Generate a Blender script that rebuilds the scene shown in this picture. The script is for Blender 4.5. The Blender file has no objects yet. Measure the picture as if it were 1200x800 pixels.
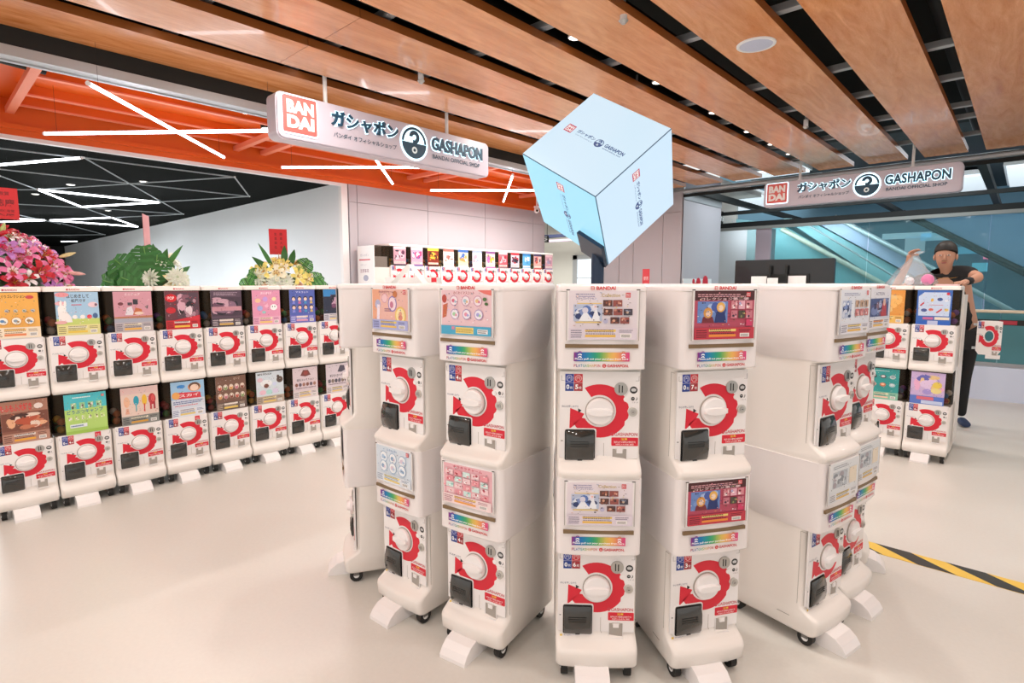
import bpy, math, random
from mathutils import Vector, Matrix
S = bpy.context.scene
COL = S.collection
R = math.radians
PI = math.pi

# ------------------------------------------------------------ camera, world, light, exposure
PITCH = math.atan(69/650); YAW = R(42.7); EYE = 1.40
cd = bpy.data.cameras.new('camera'); cd.lens = 650/1200*36; cd.sensor_width = 36; cd.clip_start = .05; cd.clip_end = 200
cam = bpy.data.objects.new('camera', cd); COL.objects.link(cam)
cam.location = (0, 0, EYE); cam.rotation_euler = (PI/2-PITCH, 0, YAW)
S.camera = cam
S.view_settings.view_transform = 'Standard'; S.view_settings.look = 'None'
S.view_settings.gamma = 1; S.view_settings.use_curve_mapping = False
S.view_settings.exposure = 0.05
w = bpy.data.worlds.new('world'); S.world = w; w.use_nodes = True
w.node_tree.nodes['Background'].inputs[0].default_value = (1.0, .982, .955, 1)
w.node_tree.nodes['Background'].inputs[1].default_value = 0.95

def area(name, loc, sx, sy, power, col=(1, .95, .88), rot=(0, 0, 0)):
    l = bpy.data.lights.new(name, 'AREA'); l.shape = 'RECTANGLE'; l.size = sx; l.size_y = sy
    l.energy = power; l.color = col
    o = bpy.data.objects.new(name, l); COL.objects.link(o); o.location = loc; o.rotation_euler = rot
    return o
# the round downlights in the slots between the ceiling planks
def disk(loc, power, size=.11):
    o = area('downlight_lamp', loc, size, size, power, (1, .96, .91)); o.data.shape = 'DISK'; return o
for x in (-3.60, -2.385, -1.16, .07, 1.3):
    for y in (-2.6, -.3, 2.05, 4.38, 6.44):
        disk((x, y, 2.995), 13)
# the lit display hall on the left, the corridor at the back and the atrium on the right
area('hall_lamp', (-9.5, 1.2, 2.5), 3, 2, 190, (.9, .96, 1))
area('hall_lamp', (-15, 1.0, 2.5), 3, 2, 240, (.9, .96, 1))
area('hall_lamp', (-5.7, 2.2, 2.60), .05, 3.4, 30, (1, .93, .88))
area('hall_lamp', (-5.7, 6.0, 2.60), .05, 3.0, 60, (1, .93, .88))
area('corridor_lamp', (-9.0, 11.0, 2.95), 3, 1.6, 110, (1, .97, .92))
area('atrium_lamp', (-2.2, 10.5, 3.4), 4, 1.4, 110, (.85, .95, 1))
area('atrium_fill', (-.5, 12.35, 2.50), 9, .10, 70, (.86, .96, 1), (R(82), 0, 0))  # added fill lamp under the beam, aimed at the escalator faces
area('atrium_lamp', (-1.5, 14.0, 4.3), 6, 2, 620, (.8, .93, 1))

# ------------------------------------------------------------ helpers
FW = Vector((-math.sin(YAW)*math.cos(PITCH), math.cos(YAW)*math.cos(PITCH), -math.sin(PITCH)))
RT = Vector((math.cos(YAW), math.sin(YAW), 0)); UP = RT.cross(FW)
def at(u, v, x=None, y=None, z=None):
    """point of the world plane x=, y= or z= that the survey sight line (u, v) meets"""
    r = FW*650+RT*(u-600)+UP*(400-v); c = Vector((0, 0, EYE))
    t = x/r.x if x is not None else y/r.y if y is not None else (z-EYE)/r.z
    return c+r*t

def lin(c):
    if isinstance(c, str):
        c = tuple(int(c[i:i+2], 16)/255 for i in (0, 2, 4))
    return tuple(((x/12.92) if x <= .04045 else ((x+.055)/1.055)**2.4) for x in c[:3])

MATS = {}
def mat(name, col='ffffff', rough=.5, metal=0, emit=0, coat=0, fn=None, spec=.5, emitcol=None):
    if name in MATS: return MATS[name]
    m = bpy.data.materials.new(name); m.use_nodes = True; MATS[name] = m
    b = m.node_tree.nodes['Principled BSDF']; c = lin(col)
    b.inputs['Base Color'].default_value = (*c, 1); b.inputs['Roughness'].default_value = rough
    b.inputs['Metallic'].default_value = metal; b.inputs['Coat Weight'].default_value = coat
    b.inputs['Specular IOR Level'].default_value = spec
    if emit:
        b.inputs['Emission Color'].default_value = (*lin(emitcol or col), 1); b.inputs['Emission Strength'].default_value = emit
    if fn: fn(m.node_tree, b)
    return m

def noise_tint(scale, amt, stretch=(1, 1, 1), bump=0):
    def f(nt, b):
        N = nt.nodes; L = nt.links
        tc = N.new('ShaderNodeTexCoord'); mp = N.new('ShaderNodeMapping'); mp.inputs['Scale'].default_value = stretch
        nz = N.new('ShaderNodeTexNoise'); nz.inputs['Scale'].default_value = scale; nz.inputs['Detail'].default_value = 4
        L.new(tc.outputs['Object'], mp.inputs[0]); L.new(mp.outputs[0], nz.inputs['Vector'])
        hs = N.new('ShaderNodeMapRange'); hs.inputs['To Min'].default_value = 1-amt; hs.inputs['To Max'].default_value = 1+amt
        L.new(nz.outputs['Fac'], hs.inputs['Value'])
        mx = N.new('ShaderNodeVectorMath'); mx.operation = 'SCALE'
        mx.inputs[0].default_value = b.inputs['Base Color'].default_value[:3]
        L.new(hs.outputs[0], mx.inputs['Scale']); L.new(mx.outputs[0], b.inputs['Base Color'])
        if bump:
            bp = N.new('ShaderNodeBump'); bp.inputs['Strength'].default_value = bump; bp.inputs['Distance'].default_value = .002
            L.new(nz.outputs['Fac'], bp.inputs['Height']); L.new(bp.outputs[0], b.inputs['Normal'])
    return f

def wood(nt, b):
    N = nt.nodes; L = nt.links
    tc = N.new('ShaderNodeTexCoord'); oi = N.new('ShaderNodeObjectInfo')
    ad = N.new('ShaderNodeVectorMath'); ad.operation = 'ADD'
    cb = N.new('ShaderNodeCombineXYZ'); ml = N.new('ShaderNodeMath'); ml.operation = 'MULTIPLY'; ml.inputs[1].default_value = 37
    L.new(oi.outputs['Random'], ml.inputs[0]); L.new(ml.outputs[0], cb.inputs[0]); L.new(ml.outputs[0], cb.inputs[1])
    L.new(tc.outputs['Object'], ad.inputs[0]); L.new(cb.outputs[0], ad.inputs[1])
    mp = N.new('ShaderNodeMapping'); mp.inputs['Scale'].default_value = (7, 1.1, 7)
    L.new(ad.outputs[0], mp.inputs[0])
    nz = N.new('ShaderNodeTexNoise'); nz.inputs['Scale'].default_value = 1.6; nz.inputs['Detail'].default_value = 6; nz.inputs['Distortion'].default_value = 1.6
    L.new(mp.outputs[0], nz.inputs['Vector'])
    wv = N.new('ShaderNodeTexNoise'); wv.inputs['Scale'].default_value = 9; wv.inputs['Detail'].default_value = 3; wv.inputs['Distortion'].default_value = 2.5
    L.new(mp.outputs[0], wv.inputs['Vector'])
    mx = N.new('ShaderNodeMath'); mx.operation = 'MULTIPLY_ADD'; mx.inputs[1].default_value = .35
    L.new(wv.outputs['Fac'], mx.inputs[0]); L.new(nz.outputs['Fac'], mx.inputs[2])
    cr = N.new('ShaderNodeValToRGB'); e = cr.color_ramp.elements
    e[0].position = .42; e[0].color = (*lin('cc7c40'), 1); e[1].position = .9; e[1].color = (*lin('f0aa70'), 1)
    L.new(mx.outputs[0], cr.inputs[0]); L.new(cr.outputs[0], b.inputs['Base Color'])

def flooring(nt, b):
    N = nt.nodes; L = nt.links
    tc = N.new('ShaderNodeTexCoord')
    nz = N.new('ShaderNodeTexNoise'); nz.inputs['Scale'].default_value = .7; nz.inputs['Detail'].default_value = 2
    n2 = N.new('ShaderNodeTexNoise'); n2.inputs['Scale'].default_value = 60; n2.inputs['Detail'].default_value = 2
    L.new(tc.outputs['Object'], nz.inputs['Vector']); L.new(tc.outputs['Object'], n2.inputs['Vector'])
    ad = N.new('ShaderNodeMath'); ad.operation = 'MULTIPLY_ADD'; ad.inputs[1].default_value = .3
    L.new(n2.outputs['Fac'], ad.inputs[0]); L.new(nz.outputs['Fac'], ad.inputs[2])
    cr = N.new('ShaderNodeValToRGB'); e = cr.color_ramp.elements
    e[0].position = .4; e[0].color = (*lin('cdcac3'), 1); e[1].position = .85; e[1].color = (*lin('d8d5ce'), 1)
    L.new(ad.outputs[0], cr.inputs[0]); L.new(cr.outputs[0], b.inputs['Base Color'])
    rr = N.new('ShaderNodeMapRange'); rr.inputs['To Min'].default_value = .27; rr.inputs['To Max'].default_value = .33
    L.new(nz.outputs['Fac'], rr.inputs['Value']); L.new(rr.outputs[0], b.inputs['Roughness'])

def use_col(nt, b):
    a = nt.nodes.new('ShaderNodeVertexColor'); a.layer_name = 'Col'
    nt.links.new(a.outputs['Color'], b.inputs['Base Color'])
def led_face(nt, b):
    a = nt.nodes.new('ShaderNodeVertexColor'); a.layer_name = 'Col'
    nt.links.new(a.outputs['Color'], b.inputs['Emission Color']); b.inputs['Emission Strength'].default_value = .97
    b.inputs['Base Color'].default_value = (.02, .02, .02, 1)

def clear(name, tint, amount, rough=.1):
    if name in MATS: return MATS[name]
    m = bpy.data.materials.new(name); m.use_nodes = True; MATS[name] = m
    nt = m.node_tree; b = nt.nodes['Principled BSDF']; c = lin(tint)
    b.inputs['Base Color'].default_value = (*c, 1); b.inputs['Roughness'].default_value = rough
    tr = nt.nodes.new('ShaderNodeBsdfTransparent'); tr.inputs[0].default_value = (*[min(1, x*.5+.5) for x in c], 1)
    mx = nt.nodes.new('ShaderNodeMixShader'); mx.inputs[0].default_value = amount
    nt.links.new(tr.outputs[0], mx.inputs[1]); nt.links.new(b.outputs[0], mx.inputs[2])
    nt.links.new(mx.outputs[0], nt.nodes['Material Output'].inputs[0])
    return m

M = dict(
    cream=mat('cream_plastic', 'efe9e3', .36, coat=.1),
    panel=mat('white_panel', 'f1edec', .32, coat=.2),
    cover=mat('cover_plastic', 'eee8e7', .3, coat=.15),
    ink=mat('print_ink', rough=.45, fn=use_col),
    inkem=mat('led_screen', rough=.3, fn=led_face),
    red=mat('red_film', 'd92136', .4),
    dark=mat('black_plastic', '1f1f20', .22, coat=.3),
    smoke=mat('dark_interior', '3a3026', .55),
    shut=mat('shutter_plastic', '33322f', .12, coat=.6),
    rubber=mat('wheel_rubber', '1c1b1a', .6),
    metal=mat('brushed_metal', 'b9b7b3', .35, metal=.8),
    steel=mat('grey_steel', 'b4b7ba', .4, metal=.3),
    slot=mat('bronze_slot', '7d6648', .5),
    grey=mat('grey_recess', 'a8a199', .5),
    win=clear('smoked_window', '6a5a48', .16, .05),
    wood=mat('ceiling_wood', rough=.22, fn=wood, coat=.25),
    woodside=mat('wood_edge', 'a45c22', .5),
    floor=mat('polished_floor', rough=.25, fn=flooring),
    black=mat('black_ceiling', '15170f', .8, fn=noise_tint(3, .35)),
    blackw=mat('black_paint', '141716', .7),
    orange=mat('orange_paint', 'e3600c', .5, fn=noise_tint(2, .08)),
    orange2=mat('orange_steel', 'f08a68', .45),
    wallw=mat('white_wall', 'e8ebee', .6, fn=noise_tint(1.2, .03)),
    wallg=mat('grey_wall', 'bcb8be', .45, fn=noise_tint(1.2, .03)),
    joint=mat('wall_joint', '6d6a70', .7),
    led=mat('led_tube', 'ffffff', .4, emit=7, emitcol='f4f7ff'),
    leddim=mat('off_tube', '9fa6aa', .4),
    lamp=mat('downlight_lens', 'ffffff', .4, emit=5, emitcol='fff6e8'),
    lpanel=mat('light_panel', 'dfe6ea', .4, emit=.8, emitcol='dfeaf0'),
    white=mat('white_paint', 'efefef', .4),
    leaf=mat('leaf', rough=.45, fn=use_col),
    skin=mat('skin', 'b98a72', .55),
    cloth=mat('black_cloth', '18191b', .85, fn=noise_tint(40, .2)),
    hair=mat('hair', '15120f', .6),
)

class MB:
    def __init__(s): s.v = []; s.f = []; s.m = []; s.c = []; s.sm = []; s.mats = []
    def mi(s, m):
        if m not in s.mats: s.mats.append(m)
        return s.mats.index(m)
    def add(s, vs, fs, m, c=(1, 1, 1), smooth=False):
        o = len(s.v); s.v += [tuple(v) for v in vs]; k = s.mi(m)
        c = lin(c)
        for f in fs: s.f.append([i+o for i in f]); s.m.append(k); s.c.append(c); s.sm.append(smooth)
        return s
    def box(s, x0, y0, z0, x1, y1, z1, m, c='ffffff', bev=0):
        vs = [(x, y, z) for z in (z0, z1) for y in (y0, y1) for x in (x0, x1)]
        return s.add(vs, [(0, 2, 3, 1), (4, 5, 7, 6), (0, 1, 5, 4), (1, 3, 7, 5), (3, 2, 6, 7), (2, 0, 4, 6)], m, c)
    def prism(s, pts, a, b, m, c='ffffff', axis='y', caps=True, smooth=False):
        """polygon pts extruded along an axis from a to b. y: pts are (x, z); x: pts are (y, z); z: pts are (x, y)"""
        def P(p, t): return (p[0], t, p[1]) if axis == 'y' else (t, p[0], p[1]) if axis == 'x' else (p[0], p[1], t)
        n = len(pts); vs = [P(p, a) for p in pts]+[P(p, b) for p in pts]
        s.add(vs, [(i, (i+1) % n, n+(i+1) % n, n+i) for i in range(n)], m, c, smooth)
        if caps: s.add(vs, [list(range(n))[::-1], list(range(n, 2*n))], m, c)
        return s
    def cyl(s, p, q, r0, m, c='ffffff', n=12, r1=None, smooth=True):
        p = Vector(p); q = Vector(q); d = (q-p).normalized(); u = d.orthogonal().normalized(); w_ = d.cross(u)
        r1 = r0 if r1 is None else r1
        vs = [p+(u*math.cos(2*PI*i/n)+w_*math.sin(2*PI*i/n))*r0 for i in range(n)]+[q+(u*math.cos(2*PI*i/n)+w_*math.sin(2*PI*i/n))*r1 for i in range(n)]
        s.add(vs, [(i, (i+1) % n, n+(i+1) % n, n+i) for i in range(n)], m, c, smooth)
        return s.add(vs, [list(range(n))[::-1], list(range(n, 2*n))], m, c)
    def loft(s, rings, m, c='ffffff', smooth=True, caps=True, closed=True):
        n = len(rings[0]); vs = [p for r in rings for p in r]; fs = []
        for k in range(len(rings)-1):
            for i in range(n if closed else n-1):
                j = (i+1) % n; fs.append((k*n+i, k*n+j, (k+1)*n+j, (k+1)*n+i))
        s.add(vs, fs, m, c, smooth)
        if caps: s.add(vs, [list(range(n))[::-1], [len(vs)-n+i for i in range(n)]], m, c)
        return s
    def ball(s, p, r, m, c='ffffff', n=10, sq=(1, 1, 1)):
        rings = [[(p[0]+math.sin(a)*math.cos(2*PI*i/n)*r*sq[0], p[1]+math.sin(a)*math.sin(2*PI*i/n)*r*sq[1], p[2]-math.cos(a)*r*sq[2]) for i in range(n)] for a in [PI*(k+.02)/(n//2+.04) for k in range(n//2+1)]]
        return s.loft(rings, m, c)
    # flat print on a plane facing -y : x right, z up
    def rect(s, x, z, w_, h, y, c, m=None):
        return s.add([(x, y, z), (x+w_, y, z), (x+w_, y, z+h), (x, y, z+h)], [(0, 1, 2, 3)], m or M['ink'], c)
    def disc(s, x, z, rx, rz, y, c, n=16, m=None, a0=0, a1=2*PI):
        full = abs(a1-a0-2*PI) < 1e-6
        k = n if full else n+1
        return s.add([(x+rx*math.cos(a0+(a1-a0)*i/n), y, z+rz*math.sin(a0+(a1-a0)*i/n)) for i in range(k)], [list(range(k))], m or M['ink'], c)
    def poly(s, pts, y, c, m=None):
        return s.add([(p[0], y, p[1]) for p in pts], [list(range(len(pts)))], m or M['ink'], c)
    def arc(s, x, z, r0, r1, a0, a1, y, c, m=None, n=20, depth=0):
        m = m or M['ink']
        vs = [(x+r*math.cos(a0+(a1-a0)*i/n), y, z+r*math.sin(a0+(a1-a0)*i/n)) for r in (r0, r1) for i in range(n+1)]
        s.add(vs, [(i, i+n+1, i+n+2, i+1) for i in range(n)], m, c)
        if depth:
            for r in (r0, r1):
                vv = [(x+r*math.cos(a0+(a1-a0)*i/n), yy, z+r*math.sin(a0+(a1-a0)*i/n)) for yy in (y, y+depth) for i in range(n+1)]
                s.add(vv, [(i, i+1, i+n+2, i+n+1) for i in range(n)], m, c)
        return s
    def text(s, body, x, z, w_, h, y, c, m=None, bold=0., ext=0., shear=0.):
        """text stretched into the box with lower-left (x, z)"""
        vs, fs = text_geo(body, bold, ext > 0)
        return s.add([(x+(a+shear*(b-.5)*h/w_)*w_, y-d*ext, z+b*h) for a, b, d in vs], fs, m or M['ink'], c)
    def mesh(s, name):
        me = bpy.data.meshes.new(name); me.from_pydata(s.v, [], s.f)
        for m in s.mats: me.materials.append(m)
        me.polygons.foreach_set('material_index', s.m); me.polygons.foreach_set('use_smooth', s.sm)
        if any(x.name in ('print_ink', 'led_screen', 'leaf') for x in s.mats):
            ca = me.color_attributes.new('Col', 'FLOAT_COLOR', 'CORNER'); d = []
            for f, c in zip(s.f, s.c): d += [*c, 1.0]*len(f)
            ca.data.foreach_set('color', d)
        me.update(); return me
    def obj(s, name, parent=None, loc=None, auto=False):
        return put(name, s.mesh(name), parent, loc)

TXT = {}
def text_geo(body, bold, solid):
    key = (body, bold, solid)
    if key in TXT: return TXT[key]
    c = bpy.data.curves.new('t', 'FONT'); c.body = body; c.resolution_u = 3; c.offset = bold
    if solid: c.extrude = .5
    o = bpy.data.objects.new('t', c); COL.objects.link(o); bpy.context.view_layer.update()
    me = bpy.data.meshes.new_from_object(o.evaluated_get(bpy.context.evaluated_depsgraph_get()))
    vs = [tuple(v.co) for v in me.vertices]; fs = [list(p.vertices) for p in me.polygons]
    x0 = min(v[0] for v in vs); x1 = max(v[0] for v in vs); y0 = min(v[1] for v in vs); y1 = max(v[1] for v in vs)
    TXT[key] = ([((v[0]-x0)/(x1-x0), (v[1]-y0)/(y1-y0), v[2]+.5 if solid else 0) for v in vs], fs)
    bpy.data.objects.remove(o); bpy.data.curves.remove(c); bpy.data.meshes.remove(me)
    return TXT[key]

def put(name, me, parent=None, loc=None, rot=None, label=None):
    o = bpy.data.objects.new(name, me); COL.objects.link(o)
    if parent: o.parent = parent
    if loc is not None: o.location = loc
    if rot is not None: o.rotation_euler = rot
    if label: o['label'] = label
    return o
def tag(o, label, cat, group=None):
    o['label'] = label; o['category'] = cat
    if group: o['group'] = group
    return o
def empty(name, loc=(0, 0, 0), rz=0):
    o = bpy.data.objects.new(name, None); COL.objects.link(o); o.location = loc; o.rotation_euler = (0, 0, rz); o.empty_display_size = .1
    return o
def struct(o): o['kind'] = 'structure'; return o
def poly_at(mb, pts, m, thick):
    """solid panel over a planar world polygon"""
    n = len(pts); t = Vector(thick); vs = [Vector(p) for p in pts]+[Vector(p)+t for p in pts]
    mb.add(vs, [list(range(n)), list(range(n, 2*n))[::-1]]+[(i, n+i, n+(i+1) % n, (i+1) % n) for i in range(n)], m)

# ------------------------------------------------------------ large structure
mb = MB(); mb.box(-26, -6, -.1, 8, 20, 0, M['floor']); struct(mb.obj('floor'))

ceil = MB().box(-4.86, -6, 3.42, 8, 9.25, 3.5, M['black']).obj('ceiling'); struct(ceil)
pitch = .612
planks = [(-4.80-.005, -4.325)]+[(-.645-pitch*k-.435, -.645-pitch*k) for k in range(5, -1, -1)]+[(-.475+pitch*k, -.475+.435+pitch*k) for k in range(0, 8)]
random.seed(4)
for i, (xa, xb) in enumerate(planks):
    cuts = {0: [-3, 5.2, 9.0], 1: [-3, 1.97, 6.4, 9.0], 2: [-3, 1.99, 6.9, 9.0]}.get(i, [-5, -1.2+.3*(i % 3), 9.0])
    for y0, y1 in zip(cuts, cuts[1:]):
        p = MB(); y0 += .003; w_ = xb-xa
        p.box(-w_/2, y0, 0, w_/2, y1, .001, M['wood']); p.box(-w_/2, y0, .001, w_/2, y1, .055, M['woodside'])
        p.obj('plank', ceil, ((xa+xb)/2, 0, 3.0))
for y in (-3.4, -2.1, -.8, .5, 1.35, 2.2, 3.0, 3.83, 5.16, 6.02, 7.0, 7.5, 8.4):
    p = MB(); p.box(-4.78, y-.03, 3.075, 4.3, y+.03, 3.08, M['steel']); p.box(-4.78, y-.032, 3.08, 4.3, y-.028, 3.12, M['steel']); p.obj('cross_channel', ceil)
for x, y, r in ((-2.95, 5, .07), (-1.75, 3, .09), (-.56, 4, .06), (-3.5, 2, .05)):
    MB().cyl((x, -3, 3.26), (x, 9, 3.26), r, M['blackw'], n=8).obj('duct', ceil)
for x in (-4.6, -3.3, -2.1, -.2):
    MB().box(x, -3, 3.2, x+.03, 9, 3.25, M['blackw']).obj('cable_tray', ceil)

struct(MB().box(-4.86, -6, 2.885, -4.81, 9.2, 3.42, M['blackw']).obj('trim_1'))
struct(MB().box(-4.90, -6, 2.82, -4.80, 9.2, 2.884, M['steel']).box(-4.93, -6, 2.81, -4.90, 9.2, 2.86, M['steel']).obj('trim_2'))
# orange steel bay
oc = MB().box(-6.72, -6, 3.0, -4.90, 9.2, 3.05, M['orange']).obj('ceiling'); struct(oc)
for x, ya, yb in ((-5.52, .72, 9.1), (-6.10, .72, 9.1), (-6.5, .72, 9.1), (-5.15, 2.9, 9.1)):
    p = MB(); p.box(x-.016, ya, 2.93, x+.016, yb, 3.0, M['orange']); p.box(x-.024, ya, 2.918, x+.024, yb, 2.93, M['orange2']); p.obj('steel_rib', oc)
for y in (.28, .72, 2.62, 2.92, 5.0, 5.3, 7.4):
    p = MB(); p.box(-6.66, y-.03, 2.87, -4.92, y+.03, 2.918, M['orange2']); p.obj('cross_beam', oc)
struct(MB().box(-6.70, -6, 2.69, -6.64, 9.2, 3.0, M['orange']).box(-6.64, -6, 2.74, -6.60, 9.2, 2.78, M['orange']).obj('trim_3'))
struct(MB().box(-6.71, -6, 2.655, -6.655, 4.0, 2.69, M['white']).obj('trim_4'))
for x, y in ((-5.3, 2.2), (-5.7, 2.55)):
    q = MB(); q.cyl((0, 0, 0), (0, 0, -.07), .05, M['blackw']); q.cyl((0, 0, -.07), (0, 0, -.075), .04, M['lamp']); q.obj('downlight', oc, (x, y, 3.0))
mb = MB(); pts = [(-4.98, -.2, 2.93), (-5.0, 1.2, 2.95), (-5.0, 3, 2.93), (-5.02, 5, 2.95)]
for a, b in zip(pts, pts[1:]): mb.cyl(a, b, .018, M['blackw'], n=8)
mb.obj('cable', oc)
mb = MB(); mb.cyl((-5.3, .1, 2.98), (-5.35, .8, 2.95), .05, M['blackw'], n=10); mb.obj('flexible_duct', oc)

# black display hall ceiling, its white wall and the grey panelled wall
struct(MB().box(-26, -6, 2.72, -6.72, 4.1, 2.8, mat('hall_black', '0a0d0b', .95, spec=.08)).obj('ceiling'))
struct(MB().box(-26, 4.0, 0, -6.72, 4.12, 2.72, M['wallw']).obj('wall_back'))
struct(MB().box(-26.1, -6, 0, -26, 4.1, 2.8, M['blackw']).obj('wall_left'))
struct(MB().box(-6.73, 3.93, 0, -6.66, 4.02, 2.70, M['white']).obj('trim_5'))
gw = struct(MB().box(-6.80, 4.02, 0, -6.67, 8.1, 3.0, M['joint']).obj('wall_side'))
ys = [4.03, 4.155, 5.35, 6.55, 7.76, 8.10]
for a, b in zip(ys, ys[1:]):
    for z0, z1 in ((0, 2.46), (2.465, 2.99)):
        MB().box(-6.67, a+.004, z0, -6.65, b-.004, z1, M['wallg']).obj('panel', gw)

# pillar
pl = struct(MB().box(-6.3, 9.24, 0, -4.47, 10.78, 3.4, M['joint']).obj('wall_pillar'))
xs = [-6.30, -5.72, -5.42, -4.83, -4.45]
for a, b in zip(xs, xs[1:]):
    for z0, z1 in ((0, 2.62), (2.625, 2.97)): MB().box(a+.004, 9.2, z0, b-.004, 9.24, z1, M['wallg']).obj('panel', pl)
MB().box(-4.47, 9.2, 0, -4.45, 10.8, 2.82, M['wallg']).obj('panel', pl)
MB().box(-6.3, 9.2, 2.975, -4.45, 9.24, 3.05, M['steel']).box(-4.47, 9.2, 2.83, -4.44, 10.8, 2.95, M['steel']).obj('cap', pl)

# corridor behind
struct(MB().box(-14, 13, 0, -7.9, 13.1, 2.75, mat('corridor_wall', 'e2e0d8', .6)).box(-14, 13, 2.75, -5, 13.1, 3.4, mat('corridor_top', 'd6d4d0', .6)).obj('wall_far'))
struct(MB().box(-12.2, 8.1, 0, -12.1, 13, 3.3, mat('corridor_wall')).obj('wall_end'))
struct(MB().box(-14, 9.25, 3.3, -4.5, 13.1, 3.4, mat('corridor_ceiling', 'cfcac4', .6)).obj('ceiling'))
struct(MB().box(-12.6, 8.1, 2.99, -6.72, 9.25, 3.08, mat('corridor_ceiling')).obj('ceiling'))
struct(MB().box(-7.9, 12.95, 0, -4.5, 13.1, 2.75, mat('bay_wall', 'b8bcc0', .6)).obj('wall_bay'))
struct(MB().box(-11.6, 12.0, 2.62, -8.4, 12.15, 2.70, mat('navy_bulkhead', '1c2850', .5)).box(-11.6, 12.0, 2.50, -8.4, 12.1, 2.56, mat('mauve_strip', 'b9a9bd', .5)).obj('trim_6'))
wn = struct(MB().box(-9.55, 12.90, 0, -9.40, 12.99, 2.17, M['steel']).box(-8.45, 12.90, 0, -8.36, 12.99, 2.17, M['steel']).box(-9.55, 12.90, 2.05, -8.36, 12.99, 2.17, M['steel']).obj('window_1'))
MB().box(-9.40, 12.93, .1, -8.45, 12.95, 2.05, mat('bright_window', 'eef6fa', .3, emit=.85, emitcol='e4f1f8')).obj('pane', wn)
MB().box(-9.40, 12.905, 1.52, -8.45, 12.93, 1.54, M['steel']).box(-9.40, 12.905, 1.0, -8.45, 12.93, 1.02, M['steel']).obj('glazing_bar', wn)

# right hand side: tube under the plank ends, atrium beyond
struct(MB().cyl((-4.45, 9.2, 2.96), (8, 9.2, 2.96), .04, M['steel'], n=14).box(-4.45, 9.17, 2.86, 8, 9.2, 2.91, M['blackw']).obj('trim_7'))
struct(MB().box(-4.45, 9.25, 3.55, 8, 17, 3.65, mat('atrium_ceiling', '3c4448', .7)).obj('ceiling'))
ab = struct(MB().box(-7, 12.0, 2.56, 8, 12.2, 2.66, M['blackw']).box(-7, 11.98, 2.50, 8, 12.05, 2.56, mat('grey_edge', '8f908c', .5)).obj('trim_8'))
for x in (-4.4, -2.25, -.55):
    struct(MB().box(x-.05, 9.6, 2.95, x+.05, 16.9, 3.05, M['blackw']).obj('trim_9'))
struct(MB().box(-5, 11.2, 2.74, 8, 11.3, 2.80, M['blackw']).obj('trim_10'))
for i, (xa, xb, ya, yb) in enumerate(((-6.6, -4.6, 12.6, 15.6), (-4.2, -2.4, 14.2, 15.9), (-2.1, -.75, 13.6, 15.7), (-.4, 2.4, 13.0, 15.6), (-4.3, -3.0, 10.6, 11.1), (2.8, 5, 13, 15.6))):
    o = MB().box(xa, ya, 3.36, xb, yb, 3.42, M['lpanel']).box(xa-.04, ya-.04, 3.40, xb+.04, yb+.04, 3.48, M['white']).obj('ceiling_light_panel')
    tag(o, 'white lit ceiling panel above the escalators, '+('leftmost beside the pillar', 'under the left half of the sign', 'under the right half of the sign', 'right of the sign', 'small one nearest the pillar', 'outermost right')[i], 'light', 'lit ceiling panels above the escalators')
for x, y in ((-1.9, 9.24), (-1.3, 9.24), (-2.5, 9.24), (-.35, 9.24), (-3.1, 9.24)):
    pass

struct(MB().box(-7, 16.8, 0, 8, 16.9, 4.6, mat('atrium_wall', '6c93a8', .6, fn=noise_tint(.8, .12))).obj('wall_atrium'))
struct(MB().box(-4.2+.0, 12.02, 0, -3.9, 12.3, 2.5, mat('mauve_column', 'b7a5ae', .5)).obj('wall_column'))
plinth = MB().box(-4.4, 8.67, 0, 8, 8.95, .40, mat('plinth_white', 'ccd6ea', .25, coat=.4))
struct(plinth.obj('baseboard_right'))
gl = clear('teal_glass', '5f9ca4', .5, .08)
wr = struct(MB().box(-4.4, 8.80, .36, 8, 8.86, .44, M['steel']).obj('window_2'))
xs = [-4.4, -3.0, -1.6, -.2, 1.2, 2.6, 4.0, 5.4]
for a, b in zip(xs, xs[1:]):
    MB().box(a+.006, 8.82, .44, b-.006, 8.835, 1.04, gl).obj('pane', wr)
MB().cyl((-4.4, 8.83, 1.055), (8, 8.83, 1.055), .021, mat('gold_rail', 'd8cbb4', .3, metal=.4)).obj('handrail', wr)
w3 = struct(MB().box(-4.4, 12.02, 0, 8, 12.1, .08, M['steel']).obj('window_3'))
gl2 = clear('teal_glass_light', 'b8e0e2', .07, .05)
xs = [-4.4, -3.9, -2.2, -.5, 1.2, 2.9, 4.6]
for a, b in zip(xs, xs[1:]):
    MB().box(a+.006, 12.05, .08, b-.006, 12.065, 2.50, gl2).obj('pane', w3)

# escalators running down to the right behind the glass
def esc(name, y, pts, m, th=.9):
    mb = MB(); poly_at(mb, [at(u, v, y=y) for u, v in pts], m, (0, th, 0)); return mb.obj(name)
e = empty('escalator', at(1000, 420, y=13.0)); e.location.z = 0
def kid(o, p):
    o.parent = p; o.matrix_parent_inverse = Matrix.Translation(-Vector(p.location)); return o
teal = mat('escalator_teal', '86bac2', .4); mauve = mat('escalator_mauve', 'b4b6d2', .45)
kid(esc('skirt_panel', 13.0, [(800, 250), (915, 262), (1120, 385), (1120, 480), (800, 480)], teal), e)
kid(esc('balustrade', 13.05, [(918, 256), (945, 256), (1125, 355), (1125, 388), (1110, 380)], mat('escalator_pale', 'a2ccd2', .4), .8), e)
kid(esc('truss_cladding', 12.95, [(946, 255), (982, 255), (1150, 345), (1150, 375), (1120, 350)], mauve, 1.1), e)
def rail(p, q, y, r, m, nm):
    return MB().cyl(at(*p, y=y), at(*q, y=y), r, m, n=8).obj(nm)
cr_ = mat('cream_rail', 'd6cbb8', .4)
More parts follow.
